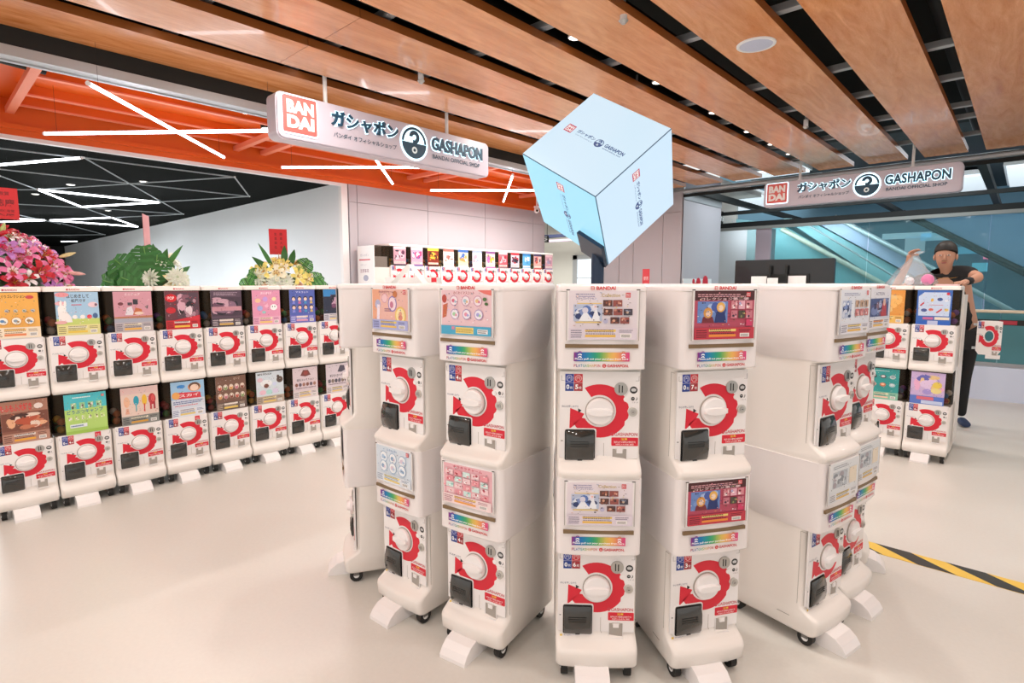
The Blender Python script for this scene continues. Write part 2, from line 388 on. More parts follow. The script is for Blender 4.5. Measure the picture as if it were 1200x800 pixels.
kid(rail((916, 268), (1125, 382), 12.9, .05, cr_, 'handrail'), e)
kid(rail((938, 258), (1125, 370), 12.85, .02, M['steel'], 'trim_strip'), e)
kid(rail((978, 254), (1200, 372), 12.85, .045, M['steel'], 'upper_handrail'), e)
tag(e, 'pale teal and mauve escalator side sloping down behind the glass on the right', 'escalator')
e2 = empty('escalator', at(1150, 420, y=15.0)); e2.location.z = 0
kid(esc('balustrade', 15.0, [(1062, 250), (1330, 250), (1330, 372)], mat('escalator_blue', '66809c', .5), .8), e2)
kid(rail((1058, 248), (1300, 366), 14.9, .05, M['blackw'], 'handrail'), e2)
kid(rail((1064, 255), (1300, 371), 14.88, .03, M['blackw'], 'lower_strip'), e2)
tag(e2, 'upper blue-grey escalator side with a black handrail in front of the wall, far right', 'escalator')
e3 = empty('stair_side', at(850, 420, y=15.5)); e3.location.z = 0
kid(esc('cladding', 15.5, [(835, 285), (857, 285), (905, 318), (905, 400), (835, 400)], mat('stair_mauve', 'a3959f', .5), .5), e3)
kid(esc('wall_face', 15.4, [(835, 297), (850, 297), (868, 308), (868, 400), (835, 400)], mat('stair_pink', 'dccfd6', .5), .08), e3)
tag(e3, 'pinkish mauve sloping stair side beyond the grey pillar', 'stairs')

# small ceiling fittings
def disc_thing(name, x, y, z, r, label, cat, group=None, mlens=None):
    t = empty(name, (x, y, z))
    m = MB(); n = 24
    prof = [(r, 0), (r, -.006), (r*.86, -.010), (r*.84, -.004)]
    m.loft([[(a*math.cos(2*PI*i/n), a*math.sin(2*PI*i/n), b) for i in range(n)] for a, b in prof], M['white'], caps=False)
    m.obj('rim', t)
    MB().cyl((0, 0, -.003), (0, 0, -.006), r*.84, mlens or M['lamp'], n=n).obj('lens', t)
    return tag(t, label, cat, group)
t = disc_thing('ceiling_speaker', -1.459, 4.014, 3.0, .125, 'round white ceiling speaker set in the wood plank at the upper right', 'speaker', mlens=mat('speaker_mesh', 'c3c9dc', .6, fn=noise_tint(300, .15)))
for i, y in enumerate((2.05, 3.22, 4.38, 5.51, 6.44, 7.21, 7.9)):
    disc_thing('downlight', -2.385, y, 3.068, .05, '%s nearest small round downlight in the dark slot above the cube' % ('', 'second', 'third', 'fourth', 'fifth', 'sixth', 'seventh')[i] if i else 'nearest small round downlight in the dark slot above the cube', 'light', 'downlights in the ceiling slot above the cube')
for i, (x, y) in enumerate(((-4.225, 1.21), (-4.225, 2.21), (-4.225, 3.2), (-4.225, 4.2))):
    disc_thing('downlight', x, y, 3.068, .045, ('nearest', 'second nearest', 'third nearest', 'farthest')[i]+' small round downlight in the leftmost ceiling slot', 'light', 'downlights in the leftmost ceiling slot')
for i, (x, y) in enumerate(((-8.6, 2.2), (-9.6, 1.6), (-11, 1.4), (-12.5, 2.6), (-10.3, .6), (-13.5, 1.2))):
    disc_thing('downlight', x, y, 2.72, .05, 'small round downlight in the black hall ceiling, '+('nearest the white wall corner', 'second from the right', 'middle right', 'beside the white wall', 'middle left', 'farthest left')[i], 'light', 'downlights in the black ceiling')
for i, (x, y, u) in enumerate(((-1.9, 3.05, 0), (-2.95, 5.0, 0), (-3.6, 2.85, 0), (-1.76, 6.3, 0))):
    t = empty('sprinkler', (x, y, 3.02)); m = MB(); m.cyl((0, 0, .4), (0, 0, .02), .012, M['steel']); m.cyl((0, 0, .02), (0, 0, -.05), .022, M['white']); m.obj('pipe', t)
    MB().cyl((0, 0, -.05), (0, 0, -.07), .03, M['metal'], r1=.012).obj('head', t)
    tag(t, 'small white fire sprinkler in a ceiling slot, '+('nearest, right of the cube top', 'above the right face of the cube', 'above the left shop sign', 'farthest, near the right shop sign')[i], 'sprinkler', 'sprinklers in the ceiling slots')

# LED tubes
def tube(p, q, z, label, r=.014, m=None, group=None, name='led_tube', top=3.0):
    a = at(*p, z=z); b = at(*q, z=z); c = (a+b)/2; t = empty(name, c)
    d = (b-a).normalized()
    MB().cyl(a-c, b-c, r, m or M['led'], n=8).obj('diffuser', t)
    for e_, g_ in ((a-c, -1), (b-c, 1)):
        MB().cyl(e_, e_+d*.012*g_, r*1.15, M['white'], n=8).obj('end_cap', t)
        w0 = e_-d*.1*g_; MB().cyl(w0, w0+Vector((0, 0, top-z)), .0012, M['blackw'], n=4).obj('hanging_wire', t)
    return tag(t, label, 'light', group)
tube((53, 156.5), (330, 153), 2.62, 'long white light tube running level under the orange ceiling, left of the shop sign')
tube((104, 98), (262, 184), 2.70, 'white light tube slanting down to the right under the orange ceiling')
tube((331, 196), (505, 196), 2.62, 'level white light tube directly below the left shop sign')
tube((425, 165), (460, 215), 2.72, 'short white light tube slanting out from behind the left shop sign')
tube((505, 223), (660, 223), 2.62, 'level white light tube between the left shop sign and the cube')
tube((601, 205), (590, 236), 2.72, 'steep short white light tube beside the glowing cube')

Z = 2.60
frames = [  # (group empty), lit and unlit bars of the suspended triangle frames
    ((0, 193), (94.7, 185), 1), ((44, 222), (94.7, 242), 1), ((44, 222), (186.7, 237), 1), ((97.3, 242.3), (186.7, 237), 1),
    ((130.7, 254.8), (161.3, 265.5), 1), ((-30, 261), (53.3, 258), 1), ((5, 255.4), (53.3, 258), 1), ((58.7, 258), (130.7, 254.8), 1),
    ((58.7, 258), (161.3, 265.5), 1), ((72, 283), (90.7, 282.8), 1), ((20, 280), (45, 281), 1),
    ((0, 173.5), (93, 184.7), 0), ((98.7, 184.7), (274.7, 207.3), 0), ((98.7, 184.7), (214.7, 250.8), 0), ((274.7, 207.3), (292, 230), 0),
    ((274.7, 207.3), (44, 222), 0), ((292, 230), (0, 198), 0), ((292, 230), (186, 236.5), 0), ((0, 206), (44, 222), 0), ((97, 243), (130.7, 254.8), 0),
    ((214.7, 250.8), (130, 255), 0), ((58.7, 258), (122.7, 274.8), 0), ((0, 222), (44, 222), 0), ((0, 238), (97, 243), 0), ((0, 247), (70, 262), 0),
    ((214.7, 250.8), (100, 243), 0), ((122.7, 274.8), (30, 276), 0)]
ORD = ['first', 'second', 'third', 'fourth', 'fifth', 'sixth', 'seventh', 'eighth', 'ninth', 'tenth', 'eleventh', 'twelfth', 'thirteenth', 'fourteenth', 'fifteenth', 'sixteenth']
for on in (1, 0):
    fr_ = sorted([f for f in frames if f[2] == on], key=lambda f: f[0][0]+f[1][0])
    for i, (p, q, lit) in enumerate(fr_):
        if lit: tube(p, q, Z, '%s glowing white bar from the left among the triangle frames in the black ceiling' % ORD[i], .013, None, 'lit bars of the triangular light frames', top=2.72)
        else: tube(p, q, Z+.05, '%s unlit thin grey bar from the left among the ceiling triangle frames' % ORD[i], .008, M['leddim'], 'unlit bars of the triangular light frames', 'frame_bar', top=2.72)

# ------------------------------------------------------------ capsule machine meshes (front faces -y, origin on the floor under the front)
INK = M['ink']
def ring_path(z, yf, hw=.143, r=.032, b=.008, yb=.38, inset=0, back=None):
    hw -= inset; yf += inset; bk = (back or .143)-.143+hw; pts = [(-bk, yb, z)]
    cy = yf+b+r
    for i in range(6):
        a = PI+PI/2*i/5; pts.append((-hw+r+r*math.cos(a), cy+r*math.sin(a), z))
    n = 6
    for i in range(1, n):
        x = (-1+2*i/n)*(hw-r); pts.append((x, yf+b*(x/(hw-r))**2, z))
    for i in range(6):
        a = 1.5*PI+PI/2*i/5; pts.append((hw-r+r*math.cos(a), cy+r*math.sin(a), z))
    pts.append((bk, yb, z)); return pts

def body_mesh(name, prof, m, **kw):
    mb = MB(); mb.loft([ring_path(z, y, inset=i, **kw) for z, y, i in prof], m)
    return mb

def lower_prof(zc, low):
    """profile from the panel down over the tray lip, knob height zc"""
    if low: return [(zc+.135, .045, 0), (zc-.165, .045, 0), (zc-.180, .038, 0), (zc-.195, .014, 0), (zc-.204, -.004, 0), (zc-.212, -.012, 0), (zc-.222, -.015, 0), (zc-.266, -.010, 0), (zc-.276, -.004, .004), (zc-.278, .01, .014)]
    return [(zc+.143, .045, 0), (zc-.150, .045, 0), (zc-.168, .036, 0), (zc-.190, .006, 0), (zc-.198, -.006, 0), (zc-.207, -.011, 0), (zc-.217, -.008, 0), (zc-.225, 0, 0)]
KU, KL = .963, .326
prem_prof = [(1.395, .014, .010), (1.391, .004, .003), (1.384, 0, 0), (1.112, 0, 0)]+lower_prof(KU, False)+[(.470, 0, 0)]+lower_prof(KL, True)
PREM_BODY = body_mesh('b', prem_prof[::-1], M['cream'], yb=.400, back=.139, r=.022)
PREM_BODY.box(-.001+.02, .0425, KL-.25, .0205, .0449, KL-.165, M['grey'])
for z0_, z1_ in ((.80, 1.095), (.165, .455)):
    PREM_BODY.box(-.1434, .072, z0_, -.1425, .0735, z1_, M['grey']).box(-.1434, .05, z1_, -.1425, .0735, z1_+.0015, M['grey'])
PREM_BODY.box(.1425, .06, .165, .1434, .0615, .455, M['grey']).box(-.1434, .10, .100, -.1425, .15, .102, M['grey'])
PREM_BODY = PREM_BODY.mesh('capsule_machine_body')
CAPPR = [(1.3955, .012, .010), (1.392, .001, .002), (1.384, -.003, -.002), (1.372, -.003, -.002)]
m = MB(); m.loft([ring_path(z, y, inset=i, yb=.400, back=.139, r=.022) for z, y, i in CAPPR[::-1]], M['cover']); 
m.text('BANDAI', -.022, 1.3765, .062, .0115, -.0068, 'd0202c', bold=.03)
m.rect(-.040, 1.3765, .0115, .0115, -.0068, 'd0202c'); m.rect(-.0380, 1.3785, .0075, .003, -.0071, 'f4e8e4'); m.rect(-.0380, 1.3830, .0075, .003, -.0071, 'f4e8e4')
TOPCAP = m.mesh('top_cap')

def cover_mesh(z0, z1, top):
    """display cover wrapping round the front and the sides, lower back corner rounded"""
    mb = MB(); rings = []; rr = .12
    zs = [z0+rr*(1-math.cos(PI/2*i/6)) for i in range(7)]+[z1]
    for z in zs:
        t = max(0, (z0+rr-z))/rr; yb = .365-rr*(1-math.sqrt(max(0, 1-t*t)))
        o = ring_path(z, 0, hw=.1455, yb=yb, r=.022, back=.1425); o = [(x, y-.0025, zz) for x, y, zz in o]
        inn = [(-.128, yb-.002, z), (.128, yb-.002, z)]
        rings.append([inn[0]]+o+[inn[1]])
    rings = [[(p[0]*.985, p[1]+.004, p[2]-.001) for p in rings[0]]]+rings
    mb.loft(rings, M['cover'], caps=True)
    return mb
def banner(mb, zc, y):
    z = zc+.178; w_ = .183; x0 = -.093
    cols = ['8a2f86', '2f5fae', '1878b8', '1a90a8', '1f9a86', '4aa968', '9bb85a', 'd8bd5c', 'eeb660', 'ea9a62', 'dc6a74', 'd8427e']
    n = 36
    for i in range(n):
        t = i/(n-1)*(len(cols)-1); a = int(min(t, len(cols)-2)); f = t-a
        c0 = [int(cols[a][k:k+2], 16)/255 for k in (0, 2, 4)]; c1 = [int(cols[a+1][k:k+2], 16)/255 for k in (0, 2, 4)]
        mb.rect(x0+w_*i/n, z, w_/n+.0001, .030, y, tuple(p+(q-p)*f for p, q in zip(c0, c1)))
    mb.text('Please pull out your purchase from here', x0+.004, z+.003, w_-.008, .0085, y-.0003, 'ffffff', bold=.02)
    for cx in (x0+.020, x0+w_-.020):
        mb.arc(cx, z+.018, .004, .0075, R(20), R(160), y-.0003, 'ffffff', n=6); mb.arc(cx, z+.010, .004, .0075, R(20), R(160), y-.0003, 'ffffff', n=6)
        mb.arc(cx, z+.026, .005, .008, R(20), R(160), y-.0003, 'a0509a' if cx < 0 else 'd8a070', n=6)
    wrd = 'PLATGASHAPON'; cw = .088/len(wrd)
    cc = ['b03060', '604a90', '2f6fae', '1f86b0', '2b9a9a', '58aa80', '98b870', 'c8b870', 'd8b070', 'd89a68', 'c87060', 'c04a50']
    for i, ch in enumerate(wrd): mb.text(ch, x0+i*cw+.0006, zc+.1585, cw-.0012, .0095, y, cc[i], bold=.01)
    mb.disc(x0+.1005, zc+.1632, .0065, .0065, y, 'd0202c'); mb.text('G', x0+.0975, zc+.160, .006, .0065, y-.0003, 'f2e6e2')
    mb.text('GASHAPON.', x0+.110, zc+.1585, .071, .0095, y, 'c8232f', bold=.025)
def banner_mesh(zc, y):
    mb = MB(); banner(mb, zc, y); return mb.mesh('instruction_banner')
COVER_U = cover_mesh(1.113, 1.370, True).mesh('display_cover'); COVER_L = cover_mesh(.466, .735, False).mesh('display_cover')
BAN_U, BAN_L = banner_mesh(KU, -.0040), banner_mesh(KL, -.0040)
def simple(fn, name): mb = MB(); fn(mb); return mb.mesh(name)
def slotm(zc, dz=0): return simple(lambda b: b.box(-.122, -.0032, zc+.222+dz, .118, .004, zc+.2345+dz, M['slot']), 'coin_slot_strip')
SLOT_U, SLOT_L = slotm(KU), slotm(KL, -.004)

# front panel and everything on it, knob centre at the origin, panel face at y=0
m = MB(); m.prism([(-.136, .136), (-.136, -.165), (.134, -.165), (.134, .136)], -.003, .004, M['panel'])
for x in (-.131, .120):
    m.rect(x if x < 0 else x+.011, .105, .0012, .018, -.0032, '6f6a68'); m.rect(x, .105, .011, .001, -.0032, '8a8583')
m.rect(-.1305, -.107, .006, .003, -.0032, '5a5552')
m.box(.0155, -.0036, -.165, .0168, .0, -.112, M['grey'])
PANEL = m.mesh('front_panel')
m = MB()
# the big red arrow ring
ro, ri = .100, .056; pts = []
a0, a1 = 121, -152
N_ = 34
outer = []
for i in range(N_+1):
    a = a0+(a1-a0)*i/N_; rr = ro
    if -28 < a < 44: rr = ro-(.006 if int((a+28)//12) % 2 == 0 else 0)
    outer.append((rr*math.cos(R(a))-.0, rr*.93*math.sin(R(a))))
inner = [(ri*math.cos(R(a0+(a1-a0)*i/N_)), ri*math.sin(R(a0+(a1-a0)*i/N_))) for i in range(N_+1)]
vs = [(x, -.0036, z) for x, z in outer]+[(x, -.0036, z) for x, z in inner]
m.add(vs, [(i, N_+1+i, N_+2+i, i+1) for i in range(N_)], M['red'])
m.poly([(-.060, -.024), (-.052, -.010), (-.100, .010), (-.1025, -.064), (-.088, -.052)], -.0036, 'd92136', M['red'])
m.poly([(-.088, -.052), (-.060, -.024), (inner[-1][0]-.0, inner[-1][1]), outer[-1]], -.0036, 'd92136', M['red'])
ARROW = m.mesh('red_arrow_ring')
m = MB()
n = 28; 
def circ(r, y, k=n): return [(r*math.cos(2*PI*i/k), y, r*math.sin(2*PI*i/k)) for i in range(k)]
m.loft([circ(.0495, -.003), circ(.0495, -.006), circ(.0475, -.0075)], M['grey'])
m.loft([circ(.0465, -.006), circ(.0465, -.016), circ(.0445, -.020), circ(.041, -.021)], M['panel'])
def bar(t, yy): return [(-.044*t, yy, .009*t), (-.02*t, yy, .013*t), (.02*t, yy, .013*t), (.044*t, yy, .009*t), (.044*t, yy, -.007*t), (.02*t, yy, -.013*t), (-.02*t, yy, -.013*t), (-.044*t, yy, -.007*t)]
m.loft([bar(1, -.019), bar(.97, -.031), bar(.86, -.035)], M['panel'])
KNOB = m.mesh('knob')
def rrect(x0, z0, x1, z1, r, k=4):
    o = []
    for cx, cz, a in ((x1-r, z1-r, 0), (x0+r, z1-r, 90), (x0+r, z0+r, 180), (x1-r, z0+r, 270)):
        for i in range(k+1): o.append((cx+r*math.cos(R(a+90*i/k)), cz+r*math.sin(R(a+90*i/k))))
    return o
m = MB(); m.prism(rrect(-.122, -.178, -.010, -.060, .008), -.006, .0, M['panel']); m.prism(rrect(-.118, -.174, -.014, -.064, .007), -.0075, -.001, M['dark'])
rg = []
for z, y in ((-.170, -.010), (-.160, -.016), (-.130, -.021), (-.100, -.019), (-.078, -.013), (-.069, -.009)): rg.append([(-.114, -.004, z), (-.114, y, z), (-.112, y-.002, z), (-.020, y-.002, z), (-.018, y, z), (-.018, -.004, z)])
m.loft(rg, M['shut'])
m.box(-.074, -.014, -.172, -.058, -.010, -.166, M['dark'])
for i, zz in enumerate((-.105, -.113, -.121)): m.box(-.100, -.0235, zz, -.036, -.020, zz+.0022, mat('embossed', '232321', .3))
SHUT = m.mesh('capsule_shutter')
m = MB()
m.rect(-.118, .098, .029, .030, -.0036, '2b3f9e'); m.rect(-.088, .098, .029, .030, -.0036, 'd2303c')
m.rect(-.118, .069, .029, .028, -.0036, '27408e'); m.rect(-.088, .069, .029, .028, -.0036, 'a8323a')
for cx, c in ((-.1035, 'dfe3f4'), (-.0735, 'f6dcdc')):
    m.arc(cx, .113, .0100, .0115, 0, 2*PI, -.0039, c, n=14)
    m.text('円', cx-.006, .107, .012, .012, -.0039, c)
m.text('0', -.114, .0755, .010, .016, -.0039, 'ffffff', bold=.03); m.text('枚', -.102, .0755, .010, .010, -.0039, 'ffffff')
PRICE = {}
def price(nm):
    if nm not in PRICE:
        q = MB(); q.v = list(m0.v); q.f = list(m0.f); q.m = list(m0.m); q.c = list(m0.c); q.sm = list(m0.sm); q.mats = list(m0.mats)
        q.text(nm, -.084, .0755, .010, .016, -.0039, 'ffffff', bold=.03); q.text('枚', -.072, .0755, .010, .010, -.0039, 'ffffff')
        PRICE[nm] = q.mesh('price_sticker')
    return PRICE[nm]
m0 = m
m = MB()
m.cyl((.071, -.0085, .078), (.071, 0, .078), .0225, M['metal'], n=20)
m.box(.063, -.0095, .066, .0665, -.008, .092, M['dark']); m.box(.073, -.0095, .066, .0765, -.008, .090, M['dark'])
COIN = m.mesh('coin_slot')
m = MB()
m.disc(.114, .074, .0130, .0125, -.0036, '222222'); m.rect(.106, .071, .016, .0075, -.0039, 'cfcfcf'); m.rect(.108, .069, .012, .0015, -.0039, 'cfcfcf'); m.rect(.110, .079, .008, .0015, -.0039, 'cfcfcf')
m.disc(.112, .044, .0065, .0065, -.0036, '333333', 12); m.text('♪', .121, .038, .007, .012, -.0036, '333333')
m.rect(.109, .0440, .007, .0015, -.0039, 'dddddd')
m.text('くるくる', .110, .029, .020, .005, -.0036, '6a6a6a')
BADGE = m.mesh('payment_badges'); m = MB()
m.poly([(-.073, .009), (-.073, -.007), (-.061, .001)], -.0036, '1c1c1c')
m.text('中心を押しながら', -.128, .012, .056, .0075, -.0036, '55617e')
POINT = m.mesh('arrow_marker'); m = MB()
m.text('GASHAPON', .052, -.086, .078, .0115, -.0038, 'c8404e', bold=.015)
m.arc(.045, -.080, .003, .0065, R(20), R(330), -.0038, 'c8404e', n=10)
LETT = m.mesh('brand_lettering')
m = MB(); m.cyl((.112, -.010, -.001), (.112, 0, -.001), .0155, mat('lock_ring', 'c9c7c0', .3, metal=.3), n=18); m.cyl((.112, -.013, -.001), (.112, -.009, -.001), .009, M['metal'], n=14); m.box(.109, -.0138, -.0018, .115, -.012, -.0002, M['dark'])
m.cyl((.089, -.0065, .042), (.089, 0, .042), .009, M['panel'], n=12)
LOCK = m.mesh('lock')
m = MB(); m.prism(rrect(.042, -.121, .133, -.0915, .003), -.0042, -.002, M['red'])
m.text('注意', .074, -.1015, .022, .0085, -.0045, 'f2d34a', bold=.02); m.text('指定以外の硬貨は使用不可', .050, -.1105, .074, .0065, -.0045, 'ffffff'); m.text('お金を入れる前に確認', .056, -.1185, .062, .0060, -.0045, 'ffffff')
WARN = m.mesh('warning_sticker')
m = MB(); m.box(.044, -.0035, -.187, .096, -.0032, -.132, M['grey'])
m.box(.044, -.006, -.187, .046, -.003, -.132, M['panel']).box(.094, -.006, -.187, .096, -.003, -.132, M['panel']).box(.044, -.012, -.189, .096, -.003, -.183, M['panel']).box(.060, -.009, -.146, .080, -.003, -.131, M['panel']).box(.056, -.006, -.136, .084, -.003, -.131, mat('beige_plastic', 'c9c2b8', .4))  # last box: slightly darker beige strip at the top of the return
RET = m.mesh('coin_return')
m = MB()
m.add([(-.128, -.006, -.184), (-.120, -.006, -.184), (-.120, -.004, -.178), (-.128, -.004, -.178)], [(0, 1, 2, 3)], INK, 'e6c13c')
vs, fs = text_geo('ATTENTION capsule outlet', 0, False)
m.add([(-.114+a*.080, -.0060+.002*b, -.184+b*.006) for a, b, d in vs], fs, INK, '4a5a98')
NOTE = m.mesh('caution_label')

m = MB(); m.prism([(-.085, 0), (-.085, .014), (-.070, .036), (-.045, .055), (-.015, .064), (.06, .064), (.06, 0)], -.078, .040, M['panel'], axis='x')
FOOT = m.mesh('stabiliser_foot')
m = MB(); m.cyl((-.012, 0, .03), (.012, 0, .03), .030, M['rubber'], n=18); m.cyl((-.014, 0, .03), (.014, 0, .03), .013, M['white'], n=12); m.box(-.016, -.012, .03, .016, .012, .062, mat('caster_fork', '7a7875', .4, metal=.4))
CASTER = m.mesh('caster')

# ------------------------------------------------------------ posters
def noise_pic(mb, x, z, w_, h, y, cols, n, rnd):
    mb.rect(x, z, w_, h, y, cols[0])
    for i in range(n):
        rx = w_*(.06+.16*rnd.random()); rz = h*(.06+.2*rnd.random())
        cx = x+rx+(w_-2*rx)*rnd.random(); cz = z+rz+(h-2*rz)*rnd.random()
        mb.disc(cx, cz, rx, rz, y-.00006*(i+1), cols[1+i % (len(cols)-1)], 8)
def lines(mb, x, z, w_, h, y, c, rows, rnd):
    rh = h/rows
    for r in range(rows):
        cx = x
        while cx < x+w_*(.8+.2*rnd.random()):
            k = min(w_*(.03+.06*rnd.random()), x+w_-cx)
            if k <= 0: break
            mb.rect(cx, z+r*rh+rh*.25, k, rh*.45, y, c); cx += k+w_*.015
def poster_mesh(spec, W, H, seed=1):
    rnd = random.Random(seed); mb = MB(); mb.box(-W/2, -.001, -H/2, W/2, .0005, H/2, M['white'])
    y = -.0011
    for it in spec:
        k = it[0]; y -= .00012
        X_ = lambda t: -W/2+t*W
        Z_ = lambda t: -H/2+t*H
        if k == 'bg': mb.rect(-W/2, -H/2, W, H, y, it[1])
        elif k == 'r': mb.rect(X_(it[1]), Z_(it[2]), it[3]*W, it[4]*H, y, it[5])
        elif k == 'o': mb.disc(X_(it[1]), Z_(it[2]), it[3]*W, it[4]*W, y, it[5], 14)
        elif k == 'n': noise_pic(mb, X_(it[1]), Z_(it[2]), it[3]*W, it[4]*H, y, it[5], it[6], rnd); y -= .00006*it[6]
        elif k == 'l': lines(mb, X_(it[1]), Z_(it[2]), it[3]*W, it[4]*H, y, it[5], it[6], rnd)
        elif k == 't': mb.text(it[1], X_(it[2]), Z_(it[3]), it[4]*W, it[5]*H, y, it[6], bold=.02)
        elif k == 'p': mb.poly([(X_(a), Z_(b)) for a, b in it[1]], y, it[2])
        elif k == 'foot':
            mb.rect(X_(.0), Z_(.0), W, .24*H, y, it[1]); y -= .0001
            mb.rect(X_(.24), Z_(.16), .45*W, .05*H, y, it[2]); mb.rect(X_(.24), Z_(.05), .45*W, .05*H, y, it[3]); mb.rect(X_(.76), Z_(.04), .16*W, .08*H, y, 'f0ece8'); y -= .0001
            lines(mb, X_(.03), Z_(.03), .18*W, .18*H, y, it[4], 4, rnd); lines(mb, X_(.25), Z_(.10), .43*W, .12*H, y, it[4], 3, rnd); lines(mb, X_(.74), Z_(.14), .2*W, .07*H, y, it[4], 2, rnd)
            for q in range(10): mb.rect(X_(.775+q*.013), Z_(.05), .006*W, .055*H, y, '55504e')
        elif k == 'logo':
            mb.rect(X_(it[1]), Z_(it[2]), .07*W, .07*W, y, 'cf2230'); mb.text('BAN', X_(it[1]+.01), Z_(it[2])+.038*W, .05*W, .02*W, y-.0001, 'ffffff'); mb.text('DAI', X_(it[1]+.01), Z_(it[2])+.012*W, .05*W, .02*W, y-.0001, 'ffffff')
    cols = [it[-1] for it in spec if it[0] in 'rop' and isinstance(it[-1], str)]+[c for it in spec if it[0] == 'n' for c in it[5]]
    if cols:
        y -= .0002
        for i in range(70):
            c = rnd.choice(cols); f = rnd.choice((.6, .75, 1, 1.15)); c = tuple(min(1, int(c[k:k+2], 16)/255*f) for k in (0, 2, 4))
            cx = rnd.uniform(.03, .94); cz = rnd.uniform(.27, .96); a = rnd.uniform(.006, .022)
            if i % 2: mb.rect((cx-.5)*W, (cz-.5)*H, a*W*1.6, a*H*.5, y, c)
            else: mb.disc((cx-.5)*W, (cz-.5)*H, a*W*.7, a*W*.5, y, c, 6)
    return mb.mesh('poster')
def grid(x0, z0, nx, nz, w_, h, gx, gz, pal, n=4):
    return [('n', x0+i*gx, z0+j*gz, w_, h, pal[(i+j*nx) % len(pal)], n) for j in range(nz) for i in range(nx)]
def circles(x0, z0, nx, nz, r, gx, gz, c1, c2, c3):
    o = []
    for j in range(nz):
        for i in range(nx):
            o += [('o', x0+i*gx, z0+j*gz, r, r, c1), ('o', x0+i*gx, z0+j*gz, r*.86, r*.86, c2), ('o', x0+i*gx-r*.15, z0+j*gz, r*.42, r*.36, c3[(i+j) % len(c3)]), ('o', x0+i*gx+r*.3, z0+j*gz-.02, r*.25, r*.25, c3[(i+j+1) % len(c3)])]
    return o
brown = [['5d3a34', '9c5a48', '2f2426', 'd8a48a'], ['94504a', 'd2927e', '4a2c2e', 'e8c4b0'], ['46424e', '8f98b4', '22222c', 'c8b09a']]
blues = ['b9c4dc', '5a78b8', 'e8eef6', '31406e', 'd6dcec', '7f93c4']
P = {}
P['lavender'] = [('bg', 'e4dae0'), ('l', .1, .86, .3, .09, '8a86ac', 2), ('t', 'ブルーコレクション', .1, .82, .3, .05, '6a6c9c'), ('t', 'Collection', .48, .87, .27, .07, 'bfa66a'), ('logo', .83, .86), ('r', .12, .73, .36, .02, 'e8cf86'), ('n', .07, .38, .42, .34, blues, 16),
    ('p', [(.14, .38), (.24, .60), (.34, .42), (.40, .66), (.46, .38)], 'eceff6'), ('o', .24, .60, .045, .045, 'd8d6e6'), ('o', .38, .66, .045, .045, 'e6e2ee'), ('r', .10, .34, .38, .03, 'e8cf86')]+grid(.50, .68, 2, 1, .135, .13, .145, 0, brown)+grid(.51, .50, 3, 1, .13, .13, .145, 0, brown)+grid(.61, .33, 2, 1, .13, .13, .145, 0, brown)+[('o', .54, .38, .035, .035, 'b9b6d2'), ('foot', 'ddd2dc', 'e6c25e', 'e6b852', '6f6a80')]
P['crimson'] = [('bg', 'b64c62'), ('r', 0, .80, 1, .2, '4a2226'), ('l', .05, .86, .8, .08, 'e0a8b0', 2), ('t', 'コレクション第二弾', .1, .80, .8, .06, 'e8c8cc'), ('logo', .86, .87), ('n', .05, .34, .5, .44, ['6c8cc8', 'a9c0ea', '4a5ea8', '7d9ad2', '3b4a8c'], 10),
    ('p', [(.12, .34), (.14, .46), (.22, .50), (.30, .46), (.33, .34)], '7a2c34'), ('p', [(.33, .34), (.36, .56), (.42, .60), (.50, .54), (.53, .34)], '26356e'), ('o', .22, .545, .075, .08, 'd99a4c'), ('o', .225, .53, .042, .045, 'f2d2bc'), ('o', .43, .66, .07, .075, 'e8b45c'), ('o', .43, .645, .04, .042, 'f4d8c2')]+grid(.60, .62, 3, 1, .11, .17, .125, 0, [['d68a94', 'f2ccd0', '8c3a48', 'fff0f0'], ['e8b0c0', 'b8b8e0', '6a3048', 'ffffff']])+grid(.60, .43, 3, 1, .11, .16, .125, 0, [['c87a88', '3c2a40', 'f0d0d8', '8c4a58'], ['50483e', '8a8a5a', '2a2a24', 'c8c090']])+[('r', .86, .27, .1, .14, 'd2406a'), ('foot', 'c03848', 'ecd27a', 'e8903c', '5a1c28')]
P['pinkcircles'] = [('bg', 'e8c6cc'), ('t', 'わくわくマスコット', .25, .90, .42, .07, 'a84a4a'), ('p', [(.72, 1), (1, 1), (1, .88), (.86, .92)], 'e2746c'), ('o', .06, .80, .05, .07, 'b84a40'), ('p', [(.03, .66), (.13, .70), (.10, .40), (.02, .36)], 'c86a48')]+circles(.26, .76, 3, 1, .085, .24, 0, 'c88aa8', 'f0e2e8', ['d87a98', 'a8c8d8', 'e8c08a'])+circles(.28, .46, 3, 1, .085, .24, 0, 'a890c0', 'eee8f0', ['a8d0a8', 'e89ab0', 'a8a8e0'])+[('o', .88, .80, .04, .03, '5a7a4a'), ('o', .91, .70, .035, .025, '4a6a3a'), ('r', 0, 0, 1, .2, '4aa8cc'), ('r', .30, .03, .36, .14, 'e8d07a'), ('l', .31, .05, .34, .10, 'a08a40', 3), ('r', .74, .04, .2, .1, 'e8e8e8'), ('l', .75, .05, .18, .08, '444444', 2), ('r', .22, .11, .06, .07, 'd88aa0')]
P['redgrid'] = [('bg', 'e8b4bc'), ('t', 'キラキラチャーム', .2, .90, .6, .07, 'c03a50')]+grid(.06, .24, 5, 4, .15, .13, .18, .165, [['f0d0d4', 'd85a6a', 'ffffff', 'b04a5a'], ['e89aa4', 'ffe8e8', 'c03a4a', 'f0c0c0'], ['d0e8e4', 'f0a0a8', 'ffffff', '90c8c0']], 3)+[('foot', 'f0d8d8', 'e8c870', 'e8a050', 'a06070')]
